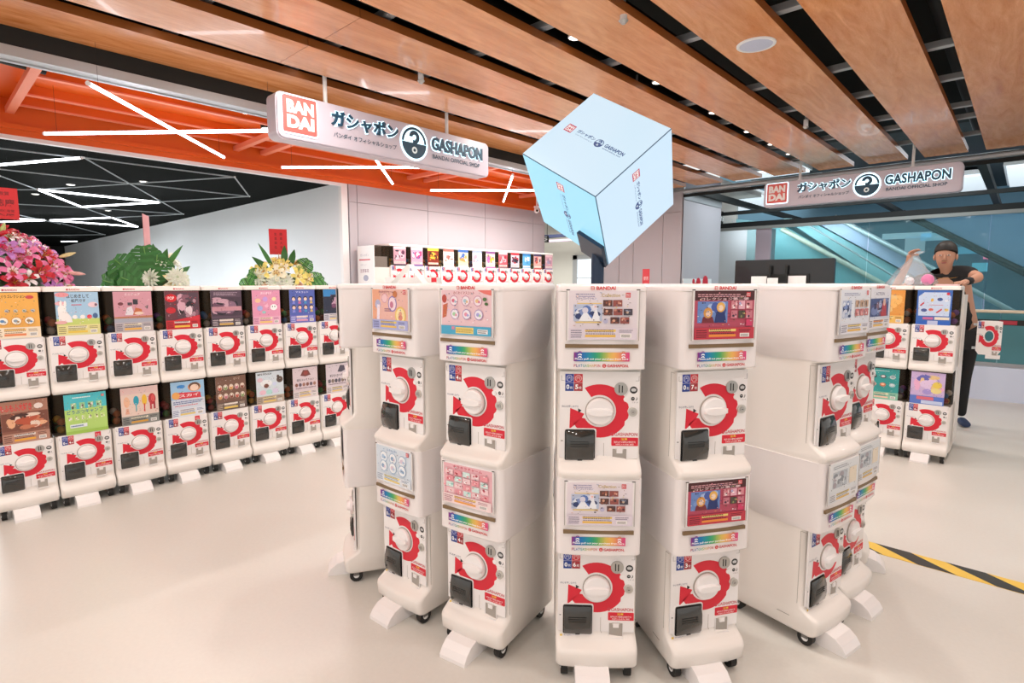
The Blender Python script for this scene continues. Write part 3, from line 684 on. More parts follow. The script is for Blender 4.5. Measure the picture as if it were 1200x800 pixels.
P['peach'] = [('bg', 'e8b8ac'), ('r', 0, .2, .22, .8, 'e8a888'), ('o', .16, .62, .08, .09, 'b8b8d8'), ('p', [(.12, .2), (.20, .2), (.22, .6), (.14, .62)], 'f0e4f0'), ('o', .36, .78, .09, .09, 'd8a0b0'), ('o', .36, .78, .075, .075, 'eec8cc'), ('o', .58, .64, .12, .14, '8a7ac0'), ('o', .58, .64, .10, .12, 'f0d8e0'), ('o', .56, .62, .05, .06, 'c87a98'), ('o', .80, .36, .15, .16, 'e8c46a'), ('o', .80, .36, .12, .13, 'f4e2a8'), ('o', .80, .40, .045, .045, 'e0a08a'), ('o', .80, .31, .06, .05, 'd88a7a'), ('o', .66, .88, .06, .06, 'c87a4a'), ('logo', .88, .88), ('t', 'きらめきチャーム', .2, .91, .42, .05, 'a05a6a'), ('l', .36, .44, .2, .1, '9a6a8a', 2), ('foot', 'aab0dc', 'ecd06a', 'e8c060', '5a5a90')]
P['paleblue'] = [('bg', 'd3dee8'), ('t', 'ふわふわ', .3, .88, .3, .07, '7a9ac0')]+circles(.22, .70, 3, 2, .11, .27, -.26, '9ab4d0', 'eef2f6', ['b0c8e0', '88a8c8', 'd8c8d8'])+[('logo', .88, .88), ('foot', 'dbe2ea', 'e8d88a', 'e6cc7a', '7a8aa0')]
P['whiteblue'] = [('bg', 'e2e6ee'), ('l', .1, .86, .6, .08, '8a90b0', 2), ('n', .06, .36, .3, .4, blues, 14), ('logo', .86, .88)]+grid(.48, .60, 3, 1, .13, .16, .16, 0, [['c8a890', '705040', 'e8d8c8', '403028']])+grid(.48, .40, 3, 1, .13, .16, .16, 0, [['c87a7a', 'e8b0b0', '803a3a', 'f0e0e0']])+[('foot', 'dfdde4', 'ecd27a', 'e8b858', '6a6a80')]
P['blueredfig'] = [('bg', 'd8dcea'), ('r', 0, .78, 1, .22, 'e6e6ee'), ('t', 'ACTION', .3, .84, .4, .08, '8a8aa0'), ('n', .08, .30, .84, .46, ['4a5a8c', '7a88b8', '2a3460', '8a6a7a', 'b0b8d8'], 18), ('p', [(.55, .30), (.62, .62), (.72, .70), (.80, .58), (.84, .30)], 'b8404c'), ('o', .70, .66, .06, .07, 'e0b8a8'), ('foot', 'e4e0e4', 'e89a50', 'e8c060', '606070')]
P['whitegrey'] = [('bg', 'dfe3e6'), ('l', .1, .84, .6, .1, '9aa0a8', 2), ('n', .1, .36, .5, .42, ['b8c0c8', 'd8dce0', '8a929a', 'a8a0a8'], 12), ('r', .66, .36, .26, .42, 'e8dcc8'), ('foot', 'e2e2e6', 'e8d080', 'e0b860', '777777')]
P['orange'] = [('bg', 'f0b358'), ('t', 'えりすぐりコレクション', .05, .88, .68, .07, '5a3a20'), ('o', .82, .90, .09, .05, 'd84a4a')]+circles(.15, .60, 5, 1, .055, .18, 0, 'e8a048', 'cfc8b8', ['6a8a5a', '7a88a0', '8a7a6a'])+circles(.24, .38, 3, 1, .11, .27, 0, 'd89a50', 'f2ece0', ['5a88b8', '8a9aa8', 'a88a5a'])+[('foot', 'f0e0c8', 'f4c87a', 'e88a5a', '8a6a50')]
P['brownred'] = [('bg', '8c5a4a'), ('r', 0, .72, 1, .28, 'a87864'), ('t', 'もふもふ大好き', .0, .76, .66, .18, 'd8303a'), ('n', .02, .30, .96, .42, ['7a4a3c', 'c87a5a', 'e8b08a', '4a2c26', 'b8563c', 'e8d0c0'], 26), ('o', .8, .84, .1, .08, 'e8d8d0'), ('foot', 'b88a78', 'e8e0d8', 'e8a83c', '5a2c28')]
P['rabbit'] = [('bg', 'a9cde8'), ('t', 'はじめまして', .26, .86, .52, .09, '3c3c50'), ('t', '松尾です', .36, .76, .34, .08, '3c3c50'), ('r', 0, .1, 1, .28, 'c8d878'), ('o', .16, .94, .16, .07, 'e89aa0'), ('o', .12, .74, .13, .06, 'f0b8c0'), ('p', [(.06, .30), (.04, .60), (.12, .66), (.22, .58), (.34, .42), (.36, .30)], 'f6f0ee'), ('o', .14, .62, .10, .10, 'f8f4f2'), ('o', .12, .74, .03, .09, 'f8f4f2'), ('o', .22, .73, .03, .09, 'f8f4f2'), ('o', .42, .42, .06, .06, 'f8f8f8'), ('o', .60, .42, .06, .06, 'f6f2ee'), ('o', .76, .42, .06, .06, 'e84a5a'), ('o', .90, .44, .06, .08, '4a6a98'), ('o', .86, .70, .12, .08, 'f0d0d8'), ('o', .93, .70, .035, .04, '7a5a6a'), ('l', .36, .68, .28, .05, 'd84a6a', 1), ('o', .10, .30, .14, .05, 'e8b0b0'), ('foot', 'e4dc9a', 'e8e4c8', 'e8c850', '887a50')]
P['meadow'] = [('bg', '4ec0cc'), ('r', 0, 0, 1, .62, 'b8dc78'), ('l', .2, .88, .5, .06, 'e8f4f4', 1), ('t', 'どうぶつキャンプ', .05, .50, .86, .10, '2a6a9a')]+[('n', .15+i*.2, .62, .13, .16, ['9ad09a', '8a7a6a', 'e8e4dc', '5a5048'], 6) for i in range(4)]+[('n', .06+i*.155, .34, .1, .12, ['c8e090', 'f2f2ea', '3c3c3c', 'e8e8e0'], 4) for i in range(6)]+[('r', .1, .16, .4, .09, 'e8f0f4'), ('l', .12, .17, .36, .07, '3a6a9a', 1), ('logo', .88, .88), ('r', 0, 0, 1, .08, 'a0c858')]
P['mauve'] = [('bg', 'd49aa8'), ('t', 'ミニチュア', .3, .90, .4, .06, 'f0e0e4'), ('r', 0, .0, 1, .34, 'a8aab8'), ('p', [(0, .34), (1, .34), (1, .40), (0, .38)], 'b87a5a'), ('r', .36, .66, .12, .07, '4a4550'), ('r', .50, .68, .13, .13, '3c3842'), ('p', [(.28, .42), (.34, .60), (.46, .64), (.52, .42)], 'e4dce4'), ('p', [(.48, .42), (.56, .60), (.72, .56), (.74, .42)], 'c87048'), ('o', .64, .46, .12, .05, 'e8d0c0'), ('o', .18, .70, .07, .05, '7a4048'), ('p', [(.80, .62), (.90, .66), (.88, .56)], '6a5a60'), ('foot', 'b8b0b4', 'e8dcc0', 'e8b050', '5a5260')]
P['fourshapes'] = [('bg', 'e4ccc0'), ('r', .0, .82, 1, .18, 'e0c0bc'), ('o', .15, .62, .08, .17, 'e8b898'), ('p', [(.10, .3), (.13, .45), (.19, .45), (.21, .3)], 'e0a890'), ('o', .40, .64, .075, .15, '2aa0b8'), ('r', .38, .35, .03, .2, '3ab0c0'), ('o', .62, .64, .07, .17, 'e8b83c'), ('r', .60, .32, .03, .22, 'd84a3c'), ('o', .83, .64, .10, .18, 'b8343c'), ('r', .76, .36, .05, .2, 'c03a44'), ('r', .86, .36, .05, .2, 'a82c38'), ('o', .85, .66, .05, .12, 'd85a5a'), ('foot', '8a8c88', 'e8e0c8', 'd8a040', '2c3038')]
P['redblack'] = [('bg', '6a3a44'), ('o', .18, .82, .17, .13, 'd8202c'), ('t', 'POP', .09, .78, .18, .08, 'f8e8e8'), ('n', .34, .30, .64, .66, ['5a4450', 'b08a98', '2c242c', 'd8a8b8', '8a5a6a', 'e8d0d8'], 26), ('o', .16, .50, .14, .10, 'c82834'), ('p', [(0, 0), (1, .20), (1, .36), (0, .20)], 'd03040'), ('foot', 'c82834', 'f0e0d8', 'ecc04a', '5a1820')]
P['skybanner'] = [('bg', '9cc4e4'), ('r', 0, 0, 1, .5, 'd4dce8'), ('o', .30, .86, .13, .06, '3a88d0'), ('o', .70, .82, .20, .15, 'e0a070'), ('o', .70, .84, .17, .13, '6a4838'), ('o', .70, .80, .13, .11, 'f2d4c0'), ('p', [(.16, .52), (.22, .70), (.86, .66), (.90, .50)], 'd8404c'), ('t', 'スカイ', .24, .56, .58, .08, 'f4f0f4'), ('o', .14, .62, .12, .12, 'e8a860'), ('l', .05, .36, .9, .10, '4a5a98', 2), ('l', .1, .30, .7, .04, 'd84a5a', 1), ('foot', 'dfe4ee', 'e8dcd0', 'e8d080', '5a6a98')]
P['purpledark'] = [('bg', '5c4858'), ('l', .1, .86, .8, .1, 'b8a0b0', 3), ('n', .02, .30, .96, .52, ['4a3a48', '8a6a80', '2a2430', 'c8a0b0', '6a4a60'], 26), ('r', .02, .44, .96, .12, 'c8909c'), ('foot', '4a4048', 'e8dcc8', 'd8b060', 'c8b8c0')]
P['beads'] = [('bg', '7a5a4c'), ('t', 'ビーズ', .6, .88, .2, .07, 'e0c8b8')]+[x for j in range(2) for i in range(5) for x in (('o', .13+i*.185, .68-j*.26, .075, .10, 'e0d0c0'), ('o', .13+i*.185, .66-j*.26, .055, .075, ['c85a4a', '8aa06a', 'd8a060', 'c87a8a', '8a4a3a'][(i+j*2) % 5]), ('o', .13+i*.185, .70-j*.26, .025, .03, 'f2e8e0'))]+[('foot', '6a5850', 'f0e8e0', 'e8c860', 'c8b8a8')]
P['pinkghost'] = [('bg', 'e49ab8'), ('t', 'おばけ', .3, .88, .4, .07, 'f8e0ec')]+[('o', .2, .70, .10, .08, 'f0c8a0'), ('o', .46, .74, .09, .09, 'c8a0e0'), ('o', .78, .74, .08, .07, 'f0e0b0'), ('o', .26, .48, .10, .09, 'a8b0e8'), ('o', .76, .50, .13, .11, 'fafafa'), ('o', .72, .52, .02, .025, '333333'), ('o', .80, .52, .02, .025, '333333'), ('o', .50, .54, .07, .06, 'f0b8d0'), ('o', .40, .36, .07, .05, '9ad0d0'), ('foot', 'e8b0c8', 'f2e4c0', 'f0c870', 'a04a78')]
P['pouch'] = [('bg', 'd2dee6'), ('t', 'MINI POUCH', .06, .90, .5, .06, '3a4048'), ('o', .36, .64, .22, .13, 'eceff2'), ('o', .36, .56, .09, .08, '7a4a3c'), ('o', .86, .72, .12, .12, '5c4a40'), ('o', .80, .82, .05, .06, '4c3c34'), ('o', .14, .76, .1, .08, 'e0c0cc'), ('o', .22, .36, .12, .09, 'e8c0d0'), ('o', .46, .36, .12, .09, 'b0dcd8'), ('o', .68, .38, .12, .09, 'd8d0e8'), ('o', .66, .60, .08, .07, 'cfd8f0'), ('foot', 'b8a898', 'ecdca0', 'e8c870', '58504a')]
P['bluefaces'] = [('bg', '5868b8'), ('t', 'マスコット', .25, .90, .5, .06, 'dfe0f8')]+[x for j in range(2) for i in range(4) for x in (('o', .16+i*.23, .74-j*.26, .085, .085, '2c2440'), ('o', .16+i*.23, .72-j*.26, .065, .065, 'f0d4c4'), ('p', [(.10+i*.23, .58-j*.26), (.22+i*.23, .58-j*.26), (.19+i*.23, .66-j*.26), (.13+i*.23, .66-j*.26)], ['8a90e0', 'c86a98', '4a98c8', 'e0c06a'][i]))]+[('foot', '6a6cc0', 'f0d8b0', 'e8a0b8', 'dcdcf4')]
P['gems'] = [('bg', 'dcccd2'), ('p', [(.30, .74), (.42, .92), (.62, .90), (.72, .74), (.50, .70)], '7a4440'), ('o', .52, .82, .09, .08, '9a4a44'), ('t', '宝石コレクション', .15, .56, .7, .08, '4a4050')]+[('o', .14+i*.145, .44, .06, .07, ['8a5a50', '6a5a68', 'a87a6a'][i % 3]) for i in range(6)]+[('l', .1, .30, .8, .06, '7a6a74', 1), ('foot', 'e0d4d6', 'ecd8a0', 'e8c880', '7a6e74')]
P['greygem'] = [('bg', 'd8ccd4'), ('p', [(.50, .72), (.62, .94), (.80, .92), (.84, .76), (.66, .70)], '56505e'), ('t', '石のかけら', .15, .56, .7, .08, '4a4452')]+[('o', .14+i*.145, .42, .065, .08, ['6a6470', '8a7a70', '585460'][i % 3]) for i in range(6)]+[('l', .1, .28, .8, .06, '7a6a74', 1), ('foot', 'd8d0d4', 'e4d49a', 'e0c47a', '6a6068')]
P['nightblue'] = [('bg', '2e3448'), ('r', 0, .78, .6, .22, '3a88c8'), ('n', .3, .34, .7, .5, ['3a3448', '8a7a98', 'c8a0b8', '20202c', '7a4a6a'], 20), ('foot', 'd0ccd8', 'f0e8e0', 'e8d090', '4a4458')]
P['amber'] = [('bg', 'e09440'), ('n', .05, .3, .9, .6, ['e09a48', 'b86a2c', 'f0b868', '8a4a28', 'e8c080', '7a6a98'], 22), ('foot', 'e8b868', 'f0dc9a', 'e8c050', '7a4a28')]
P['tealitems'] = [('bg', '2f9a98'), ('l', .2, .90, .5, .05, 'c8e8e8', 1)]+[x for j in range(2) for i in range(3) for x in (('o', .2+i*.3, .74-j*.26, .10, .075, ['2a3c48', '505a60', 'b8c8c8', 'e0b0a0', 'c87a5a', 'a8c8d0'][i+3*j]), ('o', .2+i*.3, .75-j*.26, .06, .04, ['6a7a80', 'e0e0e0', '8aa0a8', 'f0d8c8', 'f0c0a0', 'd8e8e8'][i+3*j]))]+[('foot', '8ac0a8', 'e8e0c0', 'f0c8b0', '2a6a68')]
P['bluecards'] = [('bg', '3a68b8'), ('p', [(.06, .26), (.94, .26), (.96, .82), (.84, .94), (.2, .94), (.04, .82)], 'c4d4ec'), ('o', .44, .72, .04, .06, 'e0b04a'), ('o', .66, .74, .08, .06, '3c5a98'), ('o', .84, .70, .05, .03, 'e8e8f0'), ('p', [(.08, .56), (.20, .66), (.22, .62), (.12, .54)], 'c8404c'), ('o', .22, .42, .09, .06, '4a5a98'), ('o', .42, .44, .07, .05, 'd86a5a'), ('p', [(.56, .36), (.72, .48), (.74, .44), (.60, .34)], 'c8404c'), ('o', .86, .44, .06, .05, 'e0c06a'), ('l', .36, .56, .4, .03, 'c84a5a', 1), ('o', .88, .90, .05, .05, 'd82a3a'), ('r', 0, .0, 1, .11, '2a62c0'), ('r', .34, .0, .30, .12, 'b8c0e0'), ('r', .2, .15, .3, .07, 'c86a98'), ('r', .54, .15, .42, .08, 'e8dcc8')]
P['pastel'] = [('bg', 'c8b0d8'), ('n', .0, .3, 1, .66, ['cdb4dc', 'a898d8', 'e8b0d0', '6a6ab8', 'e0c8e8', 'e8c890'], 26), ('o', .78, .62, .14, .12, 'e8cc5a'), ('o', .76, .44, .16, .1, 'e8d890'), ('r', 0, 0, 1, .26, '5a78c8'), ('r', .2, .14, .5, .1, 'd86a78'), ('r', .34, .02, .62, .1, 'c4d0ec')]
small = [('rose', 'd8a0b0', ['6a3050', 'f0d0d8', '303040']), ('candy', 'e8a8c0', ['d83a78', 'f8e0ea', '6a50a0']), ('fire', '8a3020', ['e8902c', 'f0d048', '4a1810']), ('blush', 'f0dcd8', ['d88a80', 'a86a60', 'ffffff']), ('sand', 'f0d8b0', ['e89a50', '3a6ab8', 'ffffff']),
    ('mist', 'dcd8e4', ['d8a0b0', 'a0b0d0', 'ffffff']), ('sun', 'e8d8d0', ['f0c030', '8a5a90', 'e86ab0']), ('ruby', 'd85a68', ['a82838', 'f0c0c8', '8a7a80']), ('slate', 'd0ccd8', ['4a4058', 'c03040', '2a2a38']), ('azure', '58a8d8', ['b8e0f0', '2a78b8', 'f0f8ff']), ('clay', 'e0b0a8', ['d8c8c0', '3a3a60', 'c85a50']), ('dusk', 'd0a0b0', ['b08aa0', 'e0c0c8', 'a0a0c0'])]
for nm, bg, cs in small:
    P[nm] = [('bg', bg), ('r', 0, .86, 1, .14, cs[1]), ('n', .05, .3, .9, .54, [bg]+cs, 14), ('r', .05, .12, .9, .1, 'f0e8e0'), ('l', .08, .13, .84, .08, cs[0], 2), ('r', 0, 0, 1, .08, cs[2])]
PM = {}
def get_poster(k, W, H):
    if (k, W, H) not in PM: PM[k, W, H] = poster_mesh(P[k], W, H, len(k)*7+ord(k[0]))
    return PM[k, W, H]

def panel_set(parent, y, zc, pr, note=True):
    fp = put('front_panel', PANEL, parent, (0, y, zc))
    for nm, me in (('red_arrow_ring', ARROW), ('knob', KNOB), ('capsule_shutter', SHUT), ('price_sticker', price(pr)), ('coin_slot', COIN), ('payment_badges', BADGE), ('arrow_marker', POINT), ('brand_lettering', LETT), ('lock', LOCK), ('warning_sticker', WARN), ('coin_return', RET)):
        put(nm, me, fp)
    if note: put('caution_label', NOTE, fp)
    return fp

def premium(pos, ang, up, low, pu, plo, label, group='tall white capsule machines in the central ring'):
    """front-top centre at pos, facing the direction ang (degrees)"""
    t = empty('capsule_machine', (pos[0], pos[1], 0), R(ang+90))
    tag(t, label, 'capsule machine', group)
    put('body', PREM_BODY, t); tc = put('top_cap', TOPCAP, t)
    for cov, ban, sl, kc, p, pr, ph, pz in ((COVER_U, BAN_U, SLOT_U, KU, up, pu, .160, KU+.331), (COVER_L, BAN_L, SLOT_L, KL, low, plo, .150, KL+.3275)):
        c = put('display_cover', cov, t)
        fr = MB(); W = .232; 
        fr.box(-W/2-.003, -.0042, pz-ph/2-.004, W/2+.003, -.0030, pz+ph/2+.004, M['panel'])
        if ('frame', kc) not in PM: PM['frame', kc] = fr.box(-W/2-.004, -.0047, pz+ph/2+.001, -W/2+.008, -.0042, pz+ph/2+.004, M['dark']).box(W/2-.008, -.0047, pz+ph/2+.001, W/2+.004, -.0042, pz+ph/2+.004, M['dark']).box(-W/2-.003, -.0052, pz-ph/2-.004, -W/2-.001, -.0042, pz+ph/2, M['grey']).box(W/2+.001, -.0052, pz-ph/2-.004, W/2+.003, -.0042, pz+ph/2, M['grey']).mesh('poster_frame')
        put('poster_frame', PM['frame', kc], c)
        put('poster', get_poster(p, .222, ph), c, (0, -.0047, pz))
        put('instruction_banner', ban, c); put('coin_slot_strip', sl, c)
        panel_set(t, .045, kc, pr)
    put('stabiliser_foot', FOOT, t)
    for x, y in ((-.112, .045), (.112, .045), (-.108, .34), (.108, .34)): put('caster', CASTER, t, (x, y, 0))
    return t

premium((-1.016, 1.540), -50, 'lavender', 'lavender', '5', '6', 'tall white capsule machine squarely facing the camera, pale lavender posters on both tiers')
premium((-.731, 1.825), -34, 'crimson', 'crimson', '7', '3', 'tall white capsule machine with crimson posters of two blond figures, beside the frontmost one')
premium((-.463, 2.365), -13, 'whiteblue', 'whitegrey', '4', '4', 'tall white capsule machine showing its broad blank left side, right of the crimson-poster machine')
premium((-.443, 2.700), -10, 'blueredfig', 'whitegrey', '4', '4', 'tall white capsule machine with blue and red poster, second last on the ring\'s right')
premium((-.500, 3.150), 14, 'whitegrey', 'whiteblue', '4', '4', 'tall white capsule machine mostly hidden, at the start of the hazard tape')
premium((-1.460, 1.345), -80, 'pinkcircles', 'redgrid', '4', '4', 'tall white capsule machine, pink poster of round charms over a pink grid poster')
premium((-1.850, 1.295), -87, 'peach', 'paleblue', '4', '4', 'tall white capsule machine, peach poster above a pale blue one, under the paper strip')
premium((-2.350, 1.352), -121, 'mist', 'mist', '4', '4', 'tall white capsule machine turned away at the ring\'s left end, right side seen')

# ------------------------------------------------------------ standard capsule station (clear display window, panels flush)
KU2, KL2 = .953, .330
def std_prof(kc, low):
    if low: return [(kc+.118, 0, 0), (kc-.165, 0, 0), (kc-.185, -.006, 0), (kc-.205, -.026, 0), (kc-.216, -.034, 0), (kc-.24, -.032, 0), (kc-.268, -.022, .003), (kc-.274, -.01, .012)]
    return [(kc+.118, 0, 0), (kc-.165, 0, 0), (kc-.195, -.010, 0), (kc-.215, -.020, 0), (kc-.232, -.018, .001), (kc-.240, -.006, .006)]
def std_shell():
    mb = MB(); kw = dict(r=.018, b=.004)
    for ks, low in ((KU2, False), (KL2, True)):
        mb.loft([ring_path(z, y, inset=i, **kw) for z, y, i in std_prof(ks, low)[::-1]], M['cream'])
    mb.loft([ring_path(z, y, inset=i, **kw) for z, y, i in ((1.345, .0, 0), (1.366, 0, 0), (1.372, .004, .004), (1.375, .01, .010))], M['cream'])
    mb.box(-.143, .20, .05, .143, .38, 1.35, M['cream'])
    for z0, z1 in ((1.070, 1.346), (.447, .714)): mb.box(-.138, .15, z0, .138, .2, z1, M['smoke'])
    return mb.mesh('body')
STD_BODY = std_shell()
def window_mesh(z0, z1):
    mb = MB(); mb.loft([ring_path(z, .004, hw=.140, r=.03, b=.006, yb=.16) for z in (z0, z1)], M['win'], caps=False, closed=False)
    mb.box(-.142, .15, z0, -.136, .20, z1, M['win']).box(.136, .15, z0, .142, .20, z1, M['win'])
    return mb.mesh('display_window')
WIN_U, WIN_L = window_mesh(1.0702, 1.3455), window_mesh(.447, .7135)
def caps_mesh(seed, z0):
    rnd = random.Random(seed); mb = MB(); cols = ['b8404a', '3a7ab8', '3f9a5a', 'd8a83c', 'd8d4cc', '8a5ab8', 'c8c4bc', 'e08048']
    for k in range(14):
        x = -.105+.07*(k % 4)+rnd.uniform(-.008, .008); y = .075+.055*((k//4) % 2)+rnd.uniform(-.01, .01); z = z0+.026+.05*(k//8)+rnd.uniform(0, .01)
        mb.ball((x, y, z), .0245, INK, rnd.choice(cols), n=8)
    for x in (-.118, .118): mb.ball((x, .09, z0+.10), .024, INK, rnd.choice(cols), n=8)
    return mb.mesh('capsules')
CAPS = [(caps_mesh(s, 1.071), caps_mesh(s+9, .448)) for s in range(4)]
m = MB(); m.text('BANDAI', -.020, 1.352, .052, .010, -.0008, 'c8404c', bold=.02); m.rect(-.034, 1.352, .010, .010, -.0008, 'c8404c'); BRAND = m.mesh('brand_mark')
m = MB(); m.prism(rrect(.052, .082, .083, .128, .003), -.0060, -.0050, M['red']); m.text('中古', .058, .100, .018, .018, -.0064, 'fbeaea'); m.text('注意', .058, .086, .018, .010, -.0064, 'fbeaea'); TAGM = m.mesh('red_card')
def standard(pos, ang, up, low, label, group, k=0, pr=('3', '4'), redtag=(), pdx=.016, tiers=2, hidelow=False):
    t = empty('capsule_machine', (pos[0], pos[1], 0), R(ang+90)); tag(t, label, 'capsule machine', group)
    put('body', STD_BODY, t); put('brand_mark', BRAND, t)
    for i, (kc, win, p, pz, ph) in enumerate(((KU2, WIN_U, up, KU2+.256, .265), (KL2, WIN_L, low, KL2+.250, .252))):
        w_ = put('display_window', win, t); put('poster', get_poster(p, .215, ph), w_, (pdx, -.002, pz)); c = put('capsules', CAPS[k % 4][i], w_); c['kind'] = 'stuff'
        fp = panel_set(t, -.001, kc, pr[i], False)
        fp.scale = (.98, 1, .92)
        if i in redtag: put('red_card', TAGM, fp)
    put('stabiliser_foot', FOOT, t)
    for x, y in ((-.115, .03), (.115, .03), (-.115, .335), (.115, .335)): put('caster', CASTER, t, (x, y, 0))
    return t
row = [('orange', 'brownred', 'leftmost two-tier capsule machine, orange poster above a brown and red one'),
    ('rabbit', 'meadow', 'two-tier capsule machine with a white rabbit poster above a green meadow poster'),
    ('mauve', 'fourshapes', 'two-tier capsule machine, dusty pink poster above a beige one with coloured shapes'),
    ('redblack', 'skybanner', 'two-tier capsule machine with a red and black poster above a sky blue poster'),
    ('purpledark', 'beads', 'two-tier capsule machine with a dark purple poster above a brown poster of bead rows'),
    ('pinkghost', 'pouch', 'two-tier capsule machine with a pink poster above a pale blue pouch poster'),
    ('bluefaces', 'gems', 'two-tier capsule machine with a blue poster of round faces above a beige gem poster'),
    ('nightblue', 'greygem', 'two-tier capsule machine with a black and blue poster, right end of the left row')]
for k, (u, l, lab) in enumerate(row):
    standard((-4.325, .396+.2925*k), 0, u, l, lab, 'two-tier capsule machines in the left row', k, ('3', '4'), {1: (1,), 3: (1,)}.get(k, ()))
standard((-.502, 5.33), -90, 'bluecards', 'pastel', 'two-tier capsule machine with a light blue poster above a lavender one', 'two-tier capsule machines before the person', 2, pdx=-.008)
standard((-.795, 5.33), -90, 'amber', 'tealitems', 'two-tier capsule machine with an amber poster above a teal one', 'two-tier capsule machines before the person', 1, pdx=-.008)

# machine behind, facing away, its front door swung open to the right
t = empty('capsule_machine', (-.50, 6.105, 0), R(180))
tag(t, 'capsule machine back to back behind the light blue one, front door swung open', 'capsule machine')
m = MB(); kw = dict(r=.018, b=.004)
m.box(-.143, .02, .06, .143, .36, 1.30, M['cream']); m.obj('body', t)
for x, y in ((-.115, .03), (.115, .03), (-.115, .335), (.115, .335)): put('caster', CASTER, t, (x, y, 0))
dr = empty('open_door', (-.30, -.0, KU2)); dr.parent = t; dr.rotation_euler = (0, 0, PI)
d = MB(); pts = rrect(-.130, -.165, .130, .136, .006); hole = circ(.046, 0, 24)
# door plate with a real round hole for the missing knob
n = 24; sq = []
for i in range(n):
    a = 2*PI*i/n; c_, s_ = math.cos(a), math.sin(a); k_ = min((.13/abs(c_)) if abs(c_) > 1e-6 else 9, ((.136 if s_ > 0 else .165)/abs(s_)) if abs(s_) > 1e-6 else 9); sq.append((c_*k_, s_*k_))
for y0, y1 in ((0, .03),):
    vs = [(x, y0, z) for x, z in sq]+[(.046*math.cos(2*PI*i/n), y0, .046*math.sin(2*PI*i/n)) for i in range(n)]+[(x, y1, z) for x, z in sq]+[(.046*math.cos(2*PI*i/n), y1, .046*math.sin(2*PI*i/n)) for i in range(n)]
    fs = [(i, (i+1) % n, n+(i+1) % n, n+i) for i in range(n)]+[(2*n+i, 3*n+i, 3*n+(i+1) % n, 2*n+(i+1) % n) for i in range(n)]+[(n+i, n+(i+1) % n, 3*n+(i+1) % n, 3*n+i) for i in range(n)]+[(i, 2*n+i, 2*n+(i+1) % n, (i+1) % n) for i in range(n)]
    d.add(vs, fs, M['panel'])
d.box(-.02, -.03, -.195, .13, .04, -.165, M['panel']).box(-.13, .005, -.14, -.04, .03, -.09, M['dark'])
dp = d.obj('door_plate', dr, (0, 0, 0))
for nm, me in (('red_arrow_ring', ARROW), ('price_sticker', price('3')), ('coin_slot', COIN), ('payment_badges', BADGE), ('arrow_marker', POINT), ('brand_lettering', LETT), ('warning_sticker', WARN), ('coin_return', RET)):
    o = put(nm, me, dr)
MB().box(-.17, .0, .09, -.13, .03, .11, M['steel']).box(-.17, .0, -.12, -.13, .03, -.10, M['steel']).obj('hinge', dr)
dr.scale = (.62, 1, .95)

# three-tier machines on the grey wall
def tall_shell():
    mb = MB(); kw = dict(r=.018, b=.004); dz = .545
    mb.loft([ring_path(z, y, inset=i, **kw) for z, y, i in ((.06, .01, .01), (.08, 0, 0), (1.62, 0, 0))], M['cream'])
    mb.loft([ring_path(z, y, inset=i, **kw) for z, y, i in ((1.885, .0, 0), (1.906, 0, 0), (1.912, .004, .004), (1.915, .01, .010))], M['cream'])
    mb.box(-.143, .20, .05, .143, .38, 1.89, M['cream']); mb.box(-.13, .03, 0, .13, .37, .07, M['dark']); mb.box(-.138, .15, 1.62, .138, .2, 1.886, M['smoke'])
    return mb.mesh('body')
TALL = tall_shell(); WIN_T = window_mesh(1.6202, 1.8855)
CAPT = [caps_mesh(s+30, 1.621) for s in range(3)]
def tall(pos, p, label, k):
    t = empty('capsule_machine', (pos[0], pos[1], 0), R(90)); tag(t, label, 'capsule machine', 'three-tier capsule machines along the grey wall')
    put('body', TALL, t); w_ = put('display_window', WIN_T, t); put('poster', get_poster(p, .20, .255), w_, (.012, -.002, 1.753)); c = put('capsules', CAPT[k % 3], w_); c['kind'] = 'stuff'
    fp = put('front_panel', PANEL, t, (0, -.001, 1.495))
    for nm, me in (('red_arrow_ring', ARROW), ('knob', KNOB), ('price_sticker', price('3')), ('coin_slot', COIN), ('payment_badges', BADGE), ('arrow_marker', POINT), ('brand_lettering', LETT)): put(nm, me, fp)
    fp = put('front_panel', PANEL, t, (0, -.001, .95)); put('red_arrow_ring', ARROW, fp); put('knob', KNOB, fp)
    return t
descr = ['dusty rose', 'candy pink', 'fiery orange', 'blush white', 'sand with a blue top', 'misty grey', 'white with yellow patches', 'ruby red', 'white with dark figures', 'azure blue', 'clay pink', 'dusk pink']
for k, (nm, bg, cs) in enumerate(small):
    tall((-6.2, 4.487+.2865*k+(.02 if k == 11 else 0)), nm, 'three-tier machine by the grey wall, %s poster%s' % (descr[k], ', nearest the white box' if k == 0 else ', at the far right end' if k == 11 else ''), k)
# printed side board of the first three-tier machine
t = empty('side_board', (-6.4, 4.10, 0)); b = MB(); b.box(-.19, 0, 0, .19, .012, 1.88, M['white'])
b.obj('board', t); q = MB()
q.text('ガシャポン', -.12, 1.74, .20, .035, -.001, '9a9eb0'); q.rect(-.15, 1.69, .26, .016, -.001, 'c83a4a'); q.text('公式ショップ', -.12, 1.62, .14, .025, -.001, 'b0b4c0')
q.text('注意事項', -.13, 1.53, .2, .05, -.001, '8a4a68'); q.disc(0, 1.46, .06, .04, -.001, 'a8acc0'); q.text('お問い合わせ', -.1, 1.33, .2, .035, -.001, 'a0a4b4')
q.obj('printed_notice', t); MB().box(-.19, .012, 1.60, .19, .24, 1.88, M['win']).obj('clear_box', t); MB().box(-.16, .03, 1.60, .17, .22, 1.74, mat('paper_stack', 'ece8e4', .7)).obj('paper_stack', t)
MB().box(-.19, .012, .05, .19, .24, 1.60, M['cream']).obj('base', t)
tag(t, 'white notice board with small print standing at the left end of the three-tier machines', 'sign')

